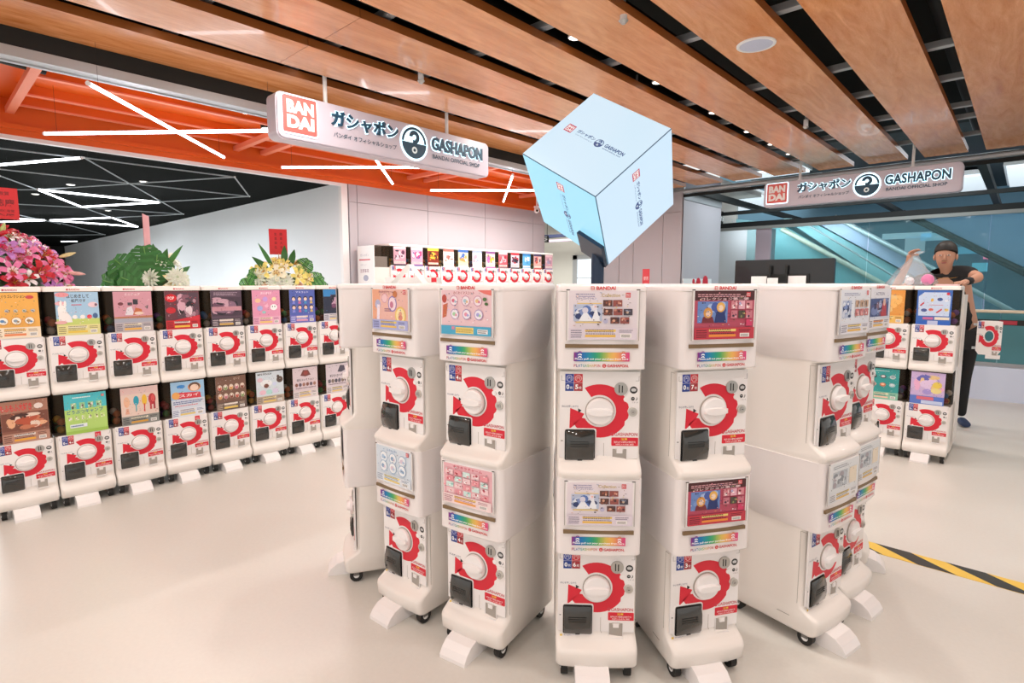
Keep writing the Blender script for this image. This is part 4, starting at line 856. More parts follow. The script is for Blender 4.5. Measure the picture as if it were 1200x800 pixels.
# ------------------------------------------------------------ shop signs and the glowing cube
def shop_logo(square, kana, mark, latin, y, cols, ink, halo=None, ext=0.):
    """lays the shop lettering out in a 2.19 x .335 field, lower left at (0, 0)"""
    sq, dk = cols
    def T(mb, s, x, z, w_, h, bold, c=dk, hb=.05):
        if halo and h > .08: mb.text(s, x-.008, z-.008, w_+.016, h+.016, y-.003, 'bff0ff', halo, bold=bold+hb)
        mb.text(s, x, z, w_, h, y-.006, c, ink, bold=bold, ext=ext if h > .08 else 0)
    if halo: square.prism(rrect(.036, .040, .322, .326, .02), y-.004, y-.002, halo)
    square.prism(rrect(.048, .052, .310, .314, .012), y-.006-ext, y-.003, sq[0], sq[1])
    for s, z in (('BAN', .190), ('DAI', .082)): square.text(s, .072, z, .215, .095, y-.0075-ext, 'f6ece8', ink if ink is not M['inkem'] else ink, bold=.06)
    T(kana, 'ガシャポン', .435, .165, .635, .125, .03); T(kana, 'バンダイ オフィシャルショップ', .455, .082, .60, .042, .012)
    cx, cz, r = 1.247, .176, .135
    if halo: mark.disc(cx, cz, r+.018, r+.018, y-.003, 'bff0ff', 32, halo)
    mark.arc(cx, cz, r*.84, r, R(2), R(178), y-.006, dk, ink, depth=.003 if ext else 0)
    mark.disc(cx, cz, r, r, y-.006, dk, 20, ink, a0=PI, a1=2*PI)
    mark.arc(cx, cz+.050, .020, .058, R(-75), R(180), y-.0075, dk, ink, n=14)
    mark.poly([(cx-.018, cz-.02), (cx+.018, cz-.02), (cx+.022, cz+.02), (cx-.018, cz+.028)], y-.0078, dk, ink)
    mark.arc(cx, cz-.062, .0, .030, 0, 2*PI, y-.0080, 'e8f6fa', ink, n=16)
    mark.arc(cx, cz-.062, .0, .014, 0, 2*PI, y-.0084, dk, ink, n=12)
    T(latin, 'GASHAPON', 1.44, .150, .645, .118, .035); T(latin, 'BANDAI OFFICIAL SHOP', 1.455, .078, .60, .038, .012)
HALO = mat('halo_light', 'd8f6ff', .4, emit=1.5, emitcol='cdf3ff')
def sign(loc, rz, label):
    t = empty('shop_sign', loc, rz); tag(t, label, 'sign')
    b = MB(); rr = rrect(0, 0, 2.19, .335, .05, 6)
    b.prism(rr, -.0, .14, mat('sign_housing', 'c5bcc6', .4)); b.prism(rrect(.01, .01, 2.18, .325, .045, 6), -.008, 0, mat('sign_face', 'c9bfca', .35)); b.obj('housing', t)
    a, k, mk, l = MB(), MB(), MB(), MB()
    shop_logo(a, k, mk, l, -.008, ((mat('logo_red', 'e0645c', .4), 'e0645c'), '16425a'), INK, HALO, .012)
    a.obj('brand_square', t); k.obj('katakana_lettering', t); mk.obj('question_mark_emblem', t); l.obj('latin_lettering', t)
    for x in (.44, 1.70): MB().cyl((x, .07, .335), (x, .07, .62), .016, M['white'], n=10).cyl((x, .07, .335), (x, .07, .35), .03, M['white'], n=12).obj('hanging_rod', t)
sign((-4.12, 1.918, 2.462), R(90), 'hanging lavender shop sign with glowing letters under the wood ceiling, left of the cube')
sign((-2.815, 8.3, 2.448), 0, 'hanging pinkish shop sign with glowing letters, right of the cube above the escalators')

O_ = Vector((-1.7815, 2.6091, 1.8704)); S_ = .62
e1 = Vector((-.86449, -.00504, .50262)); e2 = Vector((.37261, .66471, .64754)); e3 = Vector((-.33736, .74708, -.57276))
foot_ = O_+S_*(.14*e1+.93*e3)
t = empty('led_cube', (foot_.x, foot_.y, 0)); tag(t, 'large glowing pale blue cube tilted on its corner above the machines', 'screen')
cb = MB(); c8 = [O_+S_*(a*e1+b*e2+c*e3)-Vector((foot_.x, foot_.y, 0)) for c in (0, 1) for b in (0, 1) for a in (0, 1)]
cb.add(c8, [(0, 2, 3, 1), (4, 5, 7, 6), (0, 1, 5, 4), (1, 3, 7, 5), (3, 2, 6, 7), (2, 0, 4, 6)], mat('cube_frame', '39526a', .4)); cb.obj('cube_frame', t)
for (ctr, X_, Y_, N_v, colr) in (((.5, .5, 0), -e1, e2, -e3, 'd2e9f8'), ((0, .5, .5), e3, e2, -e1, 'cfe8fa'), ((.5, 0, .5), e3, -e1, -e2, 'a0e0f8'), ((.5, .5, 1), -e1, -e2, e3, 'cfe8fa'), ((1, .5, .5), e3, -e2, e1, 'cfe8fa'), ((.5, 1, .5), e3, e1, e2, 'cfe8fa')):
    q = MB(); h = S_/2-.0022; q.rect(-h, -h, 2*h, 2*h, -.002, colr, M['inkem'])
    a = MB(); sc = .50/2.19
    shop_logo(a, a, a, a, 0, ((M['inkem'], 'c02c50'), '2a4f86'), M['inkem'])
    o = len(q.v); q.v += [((x-1.095)*sc, y*sc*.5-.0023, (z-.17)*sc) for x, y, z in a.v]; q.f += [[i+o for i in f] for f in a.f]; q.m += a.m and [0]*len(a.m); q.c += a.c; q.sm += a.sm
    s_ = q.obj('screen', t)
    P0 = O_+S_*(ctr[0]*e1+ctr[1]*e2+ctr[2]*e3)-Vector((foot_.x, foot_.y, 0))
    mt = Matrix((X_, -N_v, Y_)).transposed().to_4x4(); mt.translation = P0; s_.matrix_local = mt
q = MB(); A_ = [O_+S_*(a*e1+c*e3)-Vector((foot_.x, foot_.y, 0)) for a, c in ((.0, .69), (.35, .69), (.35, 1.0), (.0, 1.0))]
q.add([p-e2*.005 for p in A_]+[p-e2*.03 for p in A_], [(0, 1, 2, 3), (4, 7, 6, 5), (0, 4, 5, 1), (1, 5, 6, 2), (2, 6, 7, 3), (3, 7, 4, 0)], mat('navy_metal', '27384f', .3, metal=.3))
q.obj('mounting_bracket', t)
MB().cyl((0, 0, .02), (0, 0, foot_.z+.10), .042, mat('navy_metal'), n=16).obj('pole', t)
MB().cyl((0, 0, 0), (0, 0, .02), .30, mat('navy_metal'), n=28).obj('base_plate', t)

# ------------------------------------------------------------ monitor seen from behind
t = empty('monitor', (-2.13, 7.0, 0)); tag(t, 'large black monitor on a stand seen from behind, above the blank machine side', 'monitor')
MB().prism(rrect(-.55, 1.05, .55, 1.672, .012), 0, .05, M['dark']).box(-.30, -.02, 1.10, .30, 0, 1.50, M['blackw']).obj('back_shell', t)
q = MB()
for x in (-.12, .06): q.box(x-.012, -.05, 1.15, x+.012, -.02, 1.60, M['blackw'])
q.box(-.14, -.06, 1.30, .08, -.03, 1.42, M['blackw']).obj('wall_bracket', t)
MB().box(-.34, -.028, 1.36, -.16, -.021, 1.475, M['white']).obj('white_paper', t); MB().box(-.14, -.065, 1.36, -.02, -.061, 1.455, M['white']).obj('white_paper', t); MB().box(.08, -.028, 1.36, .27, -.021, 1.478, M['white']).obj('white_paper', t)
MB().cyl((-.03, -.04, .02), (-.03, -.04, 1.35), .03, M['dark'], n=12).obj('stand_pole', t); MB().box(-.3, -.24, 0, .24, .16, .02, M['dark']).obj('stand_base', t)

# ------------------------------------------------------------ hazard tape, small boards and bits
t = MB(); ya, yb = 3.31, 3.435; yel, blk = mat('tape_yellow', 'e8c24a', .4), mat('tape_black', '26251f', .4)
x = -1.1; per = .30
t.box(-1.1, ya, .0, 3.2, yb, .0015, yel)
while x < 3.0:
    q0 = [(x, yb), (x+.155, yb), (x+.355, ya), (x+.20, ya)]
    t.add([(a, b, .0019) for a, b in q0], [(0, 1, 2, 3)], blk); x += per
tag(t.obj('hazard_tape', None, (0, 0, 0)), 'yellow and black striped hazard tape stuck across the floor on the right', 'tape')

p0 = at(817, 330, x=-4.44); t = empty('notice_board', (-4.44, 9.98, 0)); tag(t, 'white board with red artwork leaning on the right face of the grey pillar', 'sign')
q = MB(); a, b = at(801, 325, x=-4.42), at(834, 321, x=-4.42)
q.box(0, a.y-9.98, .6, .02, b.y-9.98, 1.47, M['white']).obj('board', t)
q = MB()
for dy, dz, r in ((.25, 1.40, .09), (.05, 1.42, .05), (.55, 1.41, .12), (.15, 1.2, .2)): q.cyl((.021, a.y-9.98+.35+dy, dz), (.023, a.y-9.98+.35+dy, dz), r, M['red'], n=12)
q.obj('artwork', t)
MB().box(0, -.3, 0, .02, -.27, .6, M['steel']).box(0, .3, 0, .02, .33, .6, M['steel']).obj('legs', t)
p = at(757, 322, y=6.5); t = empty('red_sign_card', (p.x, 6.5, 0)); tag(t, 'narrow red card standing behind the frontmost machine, below the pillar', 'sign')
MB().box(-.05, 0, 1.1, .05, .004, at(757, 315, y=6.5).z, mat('card_red', 'd8404a', .5)).obj('card', t); MB().cyl((0, .01, 0), (0, .01, 1.12), .008, M['steel'], n=8).cyl((0, .01, 0), (0, .01, .012), .12, M['steel'], n=16).obj('stand', t)
q = MB(); q.text('優惠', -.035, 1.43, .07, .05, -.001, 'f8d8d8'); q.rect(-.03, 1.36, .06, .03, -.001, 'f4c0c0'); q.obj('lettering', t)

t = MB(); t.box(-.12, -.05, 0, .12, .05, .028, M['white']); t.box(.095, -.0505, .006, .119, -.05, .026, M['red'])
o = t.obj('white_box', None); o.location = (-2.10, 1.60, 1.396); o.rotation_euler = (0, 0, R(38)); tag(o, 'flat white box with a red patch lying on the left end of the machine ring', 'box')
p1, p2, p3 = at(461, 330, y=1.45), at(481, 309.5, y=1.45), at(499, 329, y=1.45)
t = MB()
def strip(a, b, wd, m):
    d = Vector((0, .0, 0)); n_ = (b-a).normalized(); s = n_.cross(Vector((0, 1, 0)))
    u = Vector((.735, .678, 0))*wd
    vs = [a-u, a+u, b+u, b-u]; k = Vector((-.678, .735, 0))*.0015
    t.add([v-k for v in vs]+[v+k for v in vs], [(0, 1, 2, 3), (7, 6, 5, 4), (0, 4, 5, 1), (1, 5, 6, 2), (2, 6, 7, 3), (3, 7, 4, 0)], m)
org = Vector((p1.x, p1.y, 1.395)); strip(Vector((0, 0, 0)), p2-org, .014, mat('paper_white', 'f4f4f2', .6)); strip(p2-org, Vector((p3.x-org.x, p3.y-org.y, 0)), .012, mat('paper_white'))
t.box(-.03, -.02, 0, .17, .10, .003, mat('paper_white'))
o = t.obj('paper_strip', None, org); tag(o, 'folded white paper strip standing like a tent on the peach-poster machine', 'paper')
o = MB().box(-.07, -.06, 0, .07, .06, .012, mat('clear_tray', 'e8c8cc', .3)).obj('plastic_tray', None, (-.45, 5.48, 1.3755)); tag(o, 'thin pinkish tray on the light blue two-tier machine', 'tray')

# hanging black direction signs, camera, belt barrier
def board(name, a, th, w_, h, rz, txt, label):
    t = empty(name, a, rz); tag(t, label, 'sign'); b = MB().box(-w_/2, 0, 0, w_/2, th, h, M['blackw']); b.obj('board', t)
    q = MB(); q.text(txt[0], -w_*.4, h*.25, w_*.8, h*.62, -.002, 'f0f0f0', bold=.02)
    q.obj('lettering', t)
    if len(txt) > 1: MB().rect(-w_*.3, h*.1, w_*.6, h*.07, -.002, 'e0e0e0').obj('underline', t)
    MB().cyl((-w_*.3, th/2, h), (-w_*.3, th/2, 3.3-a[2]), .006, M['blackw'], n=6).cyl((w_*.3, th/2, h), (w_*.3, th/2, 3.3-a[2]), .006, M['blackw'], n=6).obj('hanging_wire', t)
p = at(638.5, 284, y=9.9); board('direction_sign', (p.x, 9.9, p.z), .03, at(642.5, 284, y=9.9).x-at(635, 284, y=9.9).x, .145, 0, ['5', ''], 'small black hanging sign reading 5 beside the end of the grey wall')
pa, pb = at(842, 263, x=-5.3), at(861, 266, x=-5.3)
board('direction_sign', (-5.3, (pa.y+pb.y)/2-.25, pb.z), .03, pb.y-pa.y+.5, .30, R(90), ['正 指 外'], 'long black hanging sign with white characters beside the pillar')
p = at(629, 245, x=-6.3); t = empty('security_camera', p); tag(t, 'white security camera hanging under the orange bay near the cube', 'camera')
MB().cyl((0, 0, .04), (0, 0, .35), .012, M['white'], n=8).cyl((0, 0, .02), (0, 0, .05), .05, M['white'], n=14).obj('mount', t)
q = MB(); q.ball((0, 0, -.02), .05, M['white'], n=12); q.cyl((.035, -.035, -.03), (.05, -.05, -.035), .02, M['dark'], n=10); q.obj('head', t)
t = empty('belt_barrier', (.1, 8.3, 0)); tag(t, 'black barrier belt with a red print stretched before the glass railing at the right edge', 'barrier')
z1 = at(1180, 378, y=8.3).z; MB().box(-.75, -.002, z1-.03, 1.6, .002, z1+.03, M['blackw']).obj('belt', t)
q = MB(); x_ = at(1171, 378, y=8.3).x-.1; q.box(x_, -.003, z1-.022, x_+.15, -.002, z1+.022, mat('belt_red', 'a0283a', .6)); q.obj('printed_band', t)
for x_ in (-.75, 1.6): MB().cyl((x_, 0, .02), (x_, 0, z1+.06), .03, M['dark'], n=14).cyl((x_, 0, 0), (x_, 0, .02), .16, M['dark'], n=20).obj('post', t)
# reflected shop lights, modelled as glowing panels on the atrium wall; pink one first
p = at(1162, 297, y=16.72); t = MB().box(-.14, 0, -.12, .14, .04, .12, mat('pink_reflected_glow', 'f08aa8', .4, emit=1.1, emitcol='f07898')).box(-.10, -.004, -.02, .08, 0, .03, mat('white_reflected_glow', 'ffffff', .4, emit=1.4))
o = t.obj('pink_reflection', None, p); tag(o, 'small glowing pink reflection of a sign high in the atrium at the right', 'sign')
for i, (u, v, w_, h, c) in enumerate(((1062, 276, .5, .07, 'bfd8e4'), (1100, 277, .35, .09, '9cc8dc'), (1140, 293, .3, .08, '6ab8d8'), (1148, 313, .14, .1, '7ad0e8'), (1072, 287, .2, .2, 'a8bcc8'))):
    p = at(u, v, y=16.74); o = MB().box(-w_, 0, -h, w_, .05, h, mat('reflected_glow_%s' % 'abcde'[i], c, .4, emit=.35)).obj('shop_light_reflection', None, p); tag(o, 'pale blue reflection of shop light across the atrium, '+('behind the plastic bag', 'above the head', 'left of the pink one', 'below the pink one', 'behind the raised hand')[i], 'reflection', 'reflected shop lights across the atrium')  # emissive boxes stand in for reflections of shop lights

# ------------------------------------------------------------ flower stands behind the left row
def petal(mb, ang, L, wd, c0, c1, up=.5, curl=.6, n=4):
    ca, sa = math.cos(ang), math.sin(ang); rows = []
    for i in range(n+1):
        t = i/n; rr = L*math.sin(t*1.35)/math.sin(1.35); hh = L*up*math.sin(t*PI*.62)-L*curl*t**3*.5
        ww = wd*math.sin(PI*(.12+.86*t))**.8
        rows.append([(rr*ca-k*ww*sa, rr*sa+k*ww*ca, hh+abs(k)*.25*wd) for k in (-1, 0, 1)])
    vs = [p for r_ in rows for p in r_]
    for i in range(n):
        for k in (0, 1):
            mb.add([vs[i*3+k], vs[i*3+k+1], vs[i*3+k+4], vs[i*3+k+3]], [(0, 1, 2, 3)], M['leaf'], c1 if i in (0, n-1) else c0, True)
def lily(c0, c1, c2='d8a03a', r=.075):
    mb = MB()
    for i in range(6): petal(mb, i*PI/3, r*1.12*(1 if i % 2 else .92), r*(.25 if i % 2 else .21), c0, c1, .5, .9)
    for i in range(5): a = i*2*PI/5+.3; mb.cyl((0, 0, 0), (.02*math.cos(a), .02*math.sin(a), r*.55), .0018, M['leaf'], c2, n=4)
    for i in range(5): a = i*2*PI/5+.3; mb.ball((.02*math.cos(a), .02*math.sin(a), r*.55), .005, M['leaf'], '8a4a1c', n=4)
    return mb.mesh('flower')
def mum(c0, c1, r=.07):
    mb = MB()
    for ly, (n, s, u) in enumerate(((14, 1, .25), (11, .8, .6), (8, .55, 1.0), (5, .3, 1.6))):
        for i in range(n): petal(mb, 2*PI*i/n+ly*.3, r*s, r*.13, c0, c1, u, .2, 3)
    return mb.mesh('flower')
FL = {'pink': lily('e07aa8', 'f6dce8'), 'magenta': lily('b41c50', 'e884b0'), 'red': lily('c01a2c', 'a01428'), 'white': lily('f2eeee', 'e8e0e4', 'c8c060', .06), 'purple': lily('b878c0', 'd8a8d8'), 'hot': mum('c81a60', 'e03878', .06),
    'yellow': lily('ecdc7a', 'f4eeb0'), 'cream': lily('f2ecd0', 'e8d8a0'), 'green': mum('b8cc70', 'd0dc98', .055), 'mum': mum('eef0e4', 'dfe8d0', .085), 'peachy': mum('f0c0a0', 'e8a888', .045)}
def bud(c): mb = MB(); mb.loft([[(rr*math.cos(2*PI*i/6), rr*math.sin(2*PI*i/6), z) for i in range(6)] for z, rr in ((0, .006), (.02, .012), (.05, .013), (.075, .006), (.085, .001))], M['leaf'], c); return mb.mesh('bud')
BUD = [bud('d8c890'), bud('e0a8a0'), bud('c0cc80')]
def monstera(s=.2, c='2c6428'):
    mb = MB(); out = []
    N = 9
    for sd in (-1, 1):
        for i in range(N):
            t0 = i/N; t1 = (i+.72)/N
            wf = lambda t: s*.62*math.sin(PI*(.08+.88*t))**.7
            a0, a1 = t0*s*1.15, t1*s*1.15; m0_, m1_ = wf(t0), wf(t1)
            dz = lambda xx: -.35*xx*xx/s
            vs = [(0, a0, 0), (0, a1, 0), (sd*m1_, a1+.06*s, dz(m1_)), (sd*(m0_+m1_)/2*1.05, (a0+a1)/2+.04*s, dz(m0_)), (sd*m0_, a0+.02*s, dz(m0_))]
            mb.add(vs, [(0, 1, 2, 3, 4)], M['leaf'], c if i % 2 else '377534')
        mb.add([(0, 0, 0), (0, s*1.15, 0), (sd*s*.16, s*1.0, -.01), (sd*s*.2, s*.1, -.01)], [(0, 1, 2, 3)], M['leaf'], '2f6a2c')
    mb.cyl((0, -.12, -.03), (0, s*1.1, .002), .004, M['leaf'], '6a9a4a', n=5)
    return mb.mesh('leaf')
def blade(L=.25, w_=.02, c='387a30'):
    mb = MB(); n = 6; vs = []
    for i in range(n+1):
        t = i/n; ww = w_*math.sin(PI*(.1+.88*t)); vs += [(-ww, L*t, -.3*L*t*t), (0, L*t, -.3*L*t*t-.003), (ww, L*t, -.3*L*t*t)]
    mb.add(vs, [(i*3+k, i*3+k+1, i*3+k+4, i*3+k+3) for i in range(n) for k in (0, 1)], M['leaf'], c, True); return mb.mesh('leaf')
def fern(L=.36):
    mb = MB(); mb.cyl((0, 0, 0), (0, L, -.02), .004, M['leaf'], '4a8038', n=5)
    for i in range(16):
        y = L*(.1+.88*i/16); k = .12*math.sin(PI*(.15+.8*i/16))
        for sd in (-1, 1): mb.add([(0, y, 0), (sd*k, y+.05, -.02), (sd*k, y+.06, -.02), (0, y+.012, 0)], [(0, 1, 2, 3)], M['leaf'], '3c7a34' if i % 2 else '56984a')
    return mb.mesh('leaf')
MON, MON2, BLA, BLB, FERN = monstera(.20), monstera(.13, '5a9a48'), blade(), blade(.18, .03, '2e6a28'), fern()
def aim(o, d, roll=0):
    o.rotation_mode = 'QUATERNION'; o.rotation_quaternion = Vector(d).to_track_quat('Z', 'Y') @ Vector((0, 0, 1)).rotation_difference(Vector((0, 0, 1)))
    o.rotation_quaternion = Vector(d).to_track_quat('Z', 'Y').to_matrix().to_4x4().to_quaternion() @ Matrix.Rotation(roll, 4, 'Z').to_quaternion()
def aim_leaf(o, d):
    """leaf along +y pointing to d, its face turned to +x"""
    d = Vector(d).normalized(); z = Vector((1, -.3, .35)); z = (z-d*z.dot(d)).normalized(); x = d.cross(z)
    m_ = Matrix((x, d, z)).transposed(); o.rotation_mode = 'QUATERNION'; o.rotation_quaternion = m_.to_quaternion()
def stand(loc, label, rad, kinds, n, seed, zc):
    t = empty('flower_stand', loc); tag(t, label, 'flowers'); rnd = random.Random(seed)
    q = MB(); q.ball((-.02, 0, zc-.05), 1, M['leaf'], '2c5224', n=12, sq=(rad[0]*.78, rad[1]*.80, rad[2]*.80)); q.obj('foliage', t)
    q = MB()
    for k in range(3): a = k*2*PI/3+.4; q.cyl((.2*math.cos(a), .2*math.sin(a), 0), (0, 0, zc-.2), .012, M['steel'], n=6)
    q.obj('tripod_stand', t)
    pts = []
    tries = 0
    while len(pts) < n and tries < 4000:
        tries += 1
        a = rnd.uniform(-PI*.62, PI*.62); e = rnd.uniform(-.35, PI/2)
        d = Vector((math.cos(a)*math.cos(e), math.sin(a)*math.cos(e), math.sin(e)))
        if d.x < -.3 or any((d-p_).length < 1.45/math.sqrt(n) for p_ in pts): continue
        pts.append(d)
    for d in pts:
        k = rnd.choice(kinds); o = put('flower', FL[k], t); o.location = (d.x*rad[0], d.y*rad[1], zc+d.z*rad[2]); aim(o, (d.x+.45, d.y-.15, d.z+.1), rnd.uniform(0, 6)); s = rnd.uniform(.85, 1.2); o.scale = (s, s, s)
    return t, rnd
t, rnd = stand((-5.15, .32, 0), 'big round stand of pink, magenta, red and white lilies behind the left machines', (.34, .47, .42), ['pink', 'pink', 'magenta', 'red', 'magenta', 'white', 'white', 'purple', 'hot', 'red', 'pink'], 95, 3, 1.33)
for (y, z, dy, dz) in ((.28, 1.78, .1, 1), (.42, 1.70, .3, 1), (.72, 1.58, 1, .35), (.76, 1.47, 1, -.1), (.70, 1.40, 1, -.4), (.0, 1.78, -.3, 1)):
    o = put('bud', rnd.choice(BUD), t, (.12, y-.32+.02, z)); aim(o, (.1, dy, dz)); o.scale = (1.2, 1.2, 1.2)
for (y, z, dy, dz) in ((.35, 1.40, .5, 1.0), (.45, 1.38, .8, .5), (.5, 1.32, .35, 1)):
    o = put('leaf', FERN, t, (-.05, y-.32, z)); aim_leaf(o, (0, dy, dz))
def red_card(t, y, z, w_, h, lines_, tilt, col='d8262c'):
    c = empty('gift_card', (0, 0, 0)); c.parent = t; c.location = (0, y, z); c.rotation_euler = (0, tilt[0], tilt[1])
    b = MB().box(-w_/2, -.002, 0, w_/2, .002, h, mat('card_'+col, col, .5))
    for s, x, zz, ww, hh in lines_: b.text(s, x*w_-w_/2, zz*h, ww*w_, hh*h, -.0026, '7a0c10', bold=.01)
    o = b.obj('card', c, (0, 0, 0)); o.rotation_euler = (0, 0, R(90))
    MB().cyl((0, 0, -.25), (0, 0, .01), .004, mat('stick', 'c8a070', .6), n=6).obj('stick', c)
red_card(t, .44-.32, 1.83, .24, .21, [('開幕誌慶', .06, .40, .86, .24), ('生意興隆 敬賀', .12, .76, .7, .12), ('祝賀公司全體同仁敬賀', .1, .22, .8, .09), ('鴻圖大展', .1, .10, .8, .08)], (0, R(-6)))
t, rnd = stand((-5.15, 1.34, 0), 'flower stand of broad dark green leaves and white chrysanthemums, middle of the three', (.16, .20, .17), ['mum', 'mum', 'cream'], 9, 5, 1.42)
for o in list(t.children):
    if o.name.startswith('flower') and o.location.y < -.02: o.location.y += .14; o.location.x += .03
for (y, z, dy, dz, me) in ((-.12, 1.42, -.6, .6, MON), (-.05, 1.46, -.15, 1, MON), (-.02, 1.40, .1, .9, MON), (-.14, 1.36, -1, .25, MON), (.02, 1.50, .3, 1, BLB), (.05, 1.50, .6, 1, BLA), (.0, 1.52, -.1, 1, BLB), (.1, 1.42, .8, .8, BLB), (-.05, 1.36, -.5, .2, MON)):
    o = put('leaf', me, t, (.10+.02*dy, y, z)); aim_leaf(o, (.1, dy, dz))
red_card(t, -.025, 1.66, .20, .27, [], (0, R(64)), 'e0a0a4')
t, rnd = stand((-5.15, 2.37, 0), 'flower stand of yellow lilies, pale green blooms and cut leaves under a red card', (.18, .27, .17), ['yellow', 'cream', 'green', 'mum', 'peachy', 'yellow'], 26, 8, 1.42)
for (y, z, dy, dz, me) in ((-.20, 1.42, -1, .5, MON2), (-.26, 1.38, -.9, -.1, MON2), (.24, 1.40, 1, .5, MON2), (.28, 1.36, 1, .0, MON2), (.0, 1.56, .05, 1, BLB), (-.1, 1.52, -.5, 1, BLA), (.05, 1.54, .3, 1, BLB), (.15, 1.50, .7, .9, MON2), (-.14, 1.50, -.8, .8, BLB)):
    o = put('leaf', me, t, (.10, y, z)); aim_leaf(o, (.1, dy, dz))
red_card(t, 0, 1.66, .155, .235, [(a, x_, z_, .13, .11) for a, x_, z_ in (('生', .30, .74), ('意', .30, .57), ('興', .30, .40), ('隆', .30, .23), ('開', .60, .74), ('幕', .60, .57), ('大', .60, .40), ('吉', .60, .23))], (0, R(-25)))

# ------------------------------------------------------------ the person behind the light blue machine
def skinned(name, V, E, m, parent, sub=2, org=Vector((0, 0, 0)), root=0):
    me = bpy.data.meshes.new(name); me.from_pydata([Vector(v[:3])-org for v in V], E, []); o = bpy.data.objects.new(name, me); COL.objects.link(o)
    md = o.modifiers.new('s', 'SKIN'); md.use_smooth_shade = True
    for i, v in enumerate(V): me.skin_vertices[0].data[i].radius = (v[3], v[4] if len(v) > 4 else v[3]); me.skin_vertices[0].data[i].use_root = (i == root)
    sb = o.modifiers.new('u', 'SUBSURF'); sb.levels = sb.render_levels = sub
    bpy.context.view_layer.update()
    ev = bpy.data.meshes.new_from_object(o.evaluated_get(bpy.context.evaluated_depsgraph_get()))
    bpy.data.objects.remove(o); ev.materials.clear(); ev.materials.append(m)
    for p_ in ev.polygons: p_.use_smooth = True
    return put(name, ev, parent)
head = at(1108, 301, y=6.38); neck = head+Vector((.015, .07, -.165)); chest = Vector((head.x+.04, 6.50, 1.36)); hips = Vector((-.44, 6.72, .96))
rs = at(1087, 326, y=6.45); ls = at(1128, 318, y=6.45)
rh = at(1067, 298, y=6.02); re_ = at(1046, 340, y=6.10); re_.z = 1.30; le = at(1148, 325, y=6.30); lh = at(1131, 338, y=5.98); lh.z = 1.405
org = Vector((hips.x, hips.y, 0)); t = empty('person', org)
tag(t, 'person in a black T-shirt leaning over the light blue machine and lifting a plastic bag', 'person')
lk, lf = Vector((-.375, 6.80, .50)), Vector((-.385, 6.98, .085)); rk, rf = Vector((-.50, 6.62, .52)), Vector((-.52, 6.72, .085))
hl, hr = hips+Vector((.09, .02, -.04)), hips+Vector((-.09, 0, -.04))
V = [(*hips, .13, .11), (*((hips+chest)/2), .135, .10), (*chest, .15, .10), (*(chest.lerp(neck, .6)), .066, .06), (*neck, .050), (*(neck.lerp(head, .35)), .044, .046), (*(head+Vector((0, -.012, -.055))), .060, .070), (*(head+Vector((0, 0, -.005))), .078, .088), (*(head+Vector((0, .01, .04))), .080, .092), (*(head+Vector((0, .015, .10))), .045, .055),
    (*rs, .055), (*re_, .042), (*(rh+Vector((-.01, .03, -.06))), .026), (*rh, .030, .018),
    (*ls, .060), (*le, .045), (*(lh+Vector((.0, .05, .0))), .027), (*(lh+Vector((-.01, -.04, 0))), .033, .015),
    (*hl, .070), (*lk, .045), (*(lf), .032), (*hr, .085), (*rk, .060), (*rf, .042)]
E = [(i, i+1) for i in range(9)]+[(2, 10), (10, 11), (11, 12), (12, 13), (2, 14), (14, 15), (15, 16), (16, 17), (0, 18), (18, 19), (19, 20), (0, 21), (21, 22), (22, 23)]
skinned('body', V, E, M['skin'], t, 2, org)
# fingers: five per hand, rooted in the palm
def finger(palm, d, L, r, curl, side):
    d = Vector(d).normalized(); pts = [palm]; c_ = Vector(curl)
    for k in range(3): d = (d+c_*(.35+.25*k)).normalized(); pts.append(pts[-1]+d*L*(.42, .32, .26)[k])
    return [(*p_, r*(1, .92, .85, .7)[i]) for i, p_ in enumerate(pts)]
for palm, base, across, curl, thumb in ((rh, Vector((.25, -.1, 1)), Vector((.4, .8, 0)), Vector((.9, -.3, -.35)), Vector((.9, -.5, .4))), (lh+Vector((-.01, -.05, 0)), Vector((-.5, -1, -.05)), Vector((1, -.4, 0)), Vector((0, 0, -.35)), Vector((-1, .1, 0)))):
    ac = across.normalized()
    for i, L in enumerate((.072, .080, .075, .060)):
        f_ = finger(palm+ac*(.027-.018*i), base+ac*(.18-.12*i), L, .0088, curl, i)
        skinned('finger', f_, [(0, 1), (1, 2), (2, 3)], M['skin'], t, 1, org)
    f_ = finger(palm-base.normalized()*.02+thumb.normalized()*.015, thumb, .062, .010, curl*.5, 4); skinned('thumb', f_, [(0, 1), (1, 2), (2, 3)], M['skin'], t, 1, org)
Vs = [(*(hips+Vector((0, 0, -.05))), .158, .135), (*((hips+chest)/2), .152, .115), (*chest, .168, .118), (*(chest.lerp(neck, .62)), .092, .088), (*rs, .070), (*(rs.lerp(re_, .62)), .058), (*ls, .076), (*(ls.lerp(le, .72)), .064)]
skinned('t_shirt', Vs, [(0, 1), (1, 2), (2, 3), (2, 4), (4, 5), (2, 6), (6, 7)], M['cloth'], t, 2, org)
Vt = [(*(hips+Vector((0, 0, .03))), .145, .12), (*hl, .085), (*lk, .058), (*(lf+Vector((0, -.0, .0))), .042), (*hr, .098), (*rk, .070), (*(rf+Vector((0, 0, .0))), .052)]
skinned('trousers', Vt, [(0, 1), (1, 2), (2, 3), (0, 4), (4, 5), (5, 6)], mat('trousers_cloth', '1e1f22', .9), t, 2, org)
for f_ in (lf, rf):
    skinned('shoe', [(*(f_+Vector((0, .04, -.045))), .042, .040), (*(f_+Vector((.03, -.06, -.05))), .046, .036), (*(f_+Vector((.06, -.14, -.057))), .040, .028)], [(0, 1), (1, 2)], mat('shoe_blue', '2a3c5e', .7), t, 2, org)
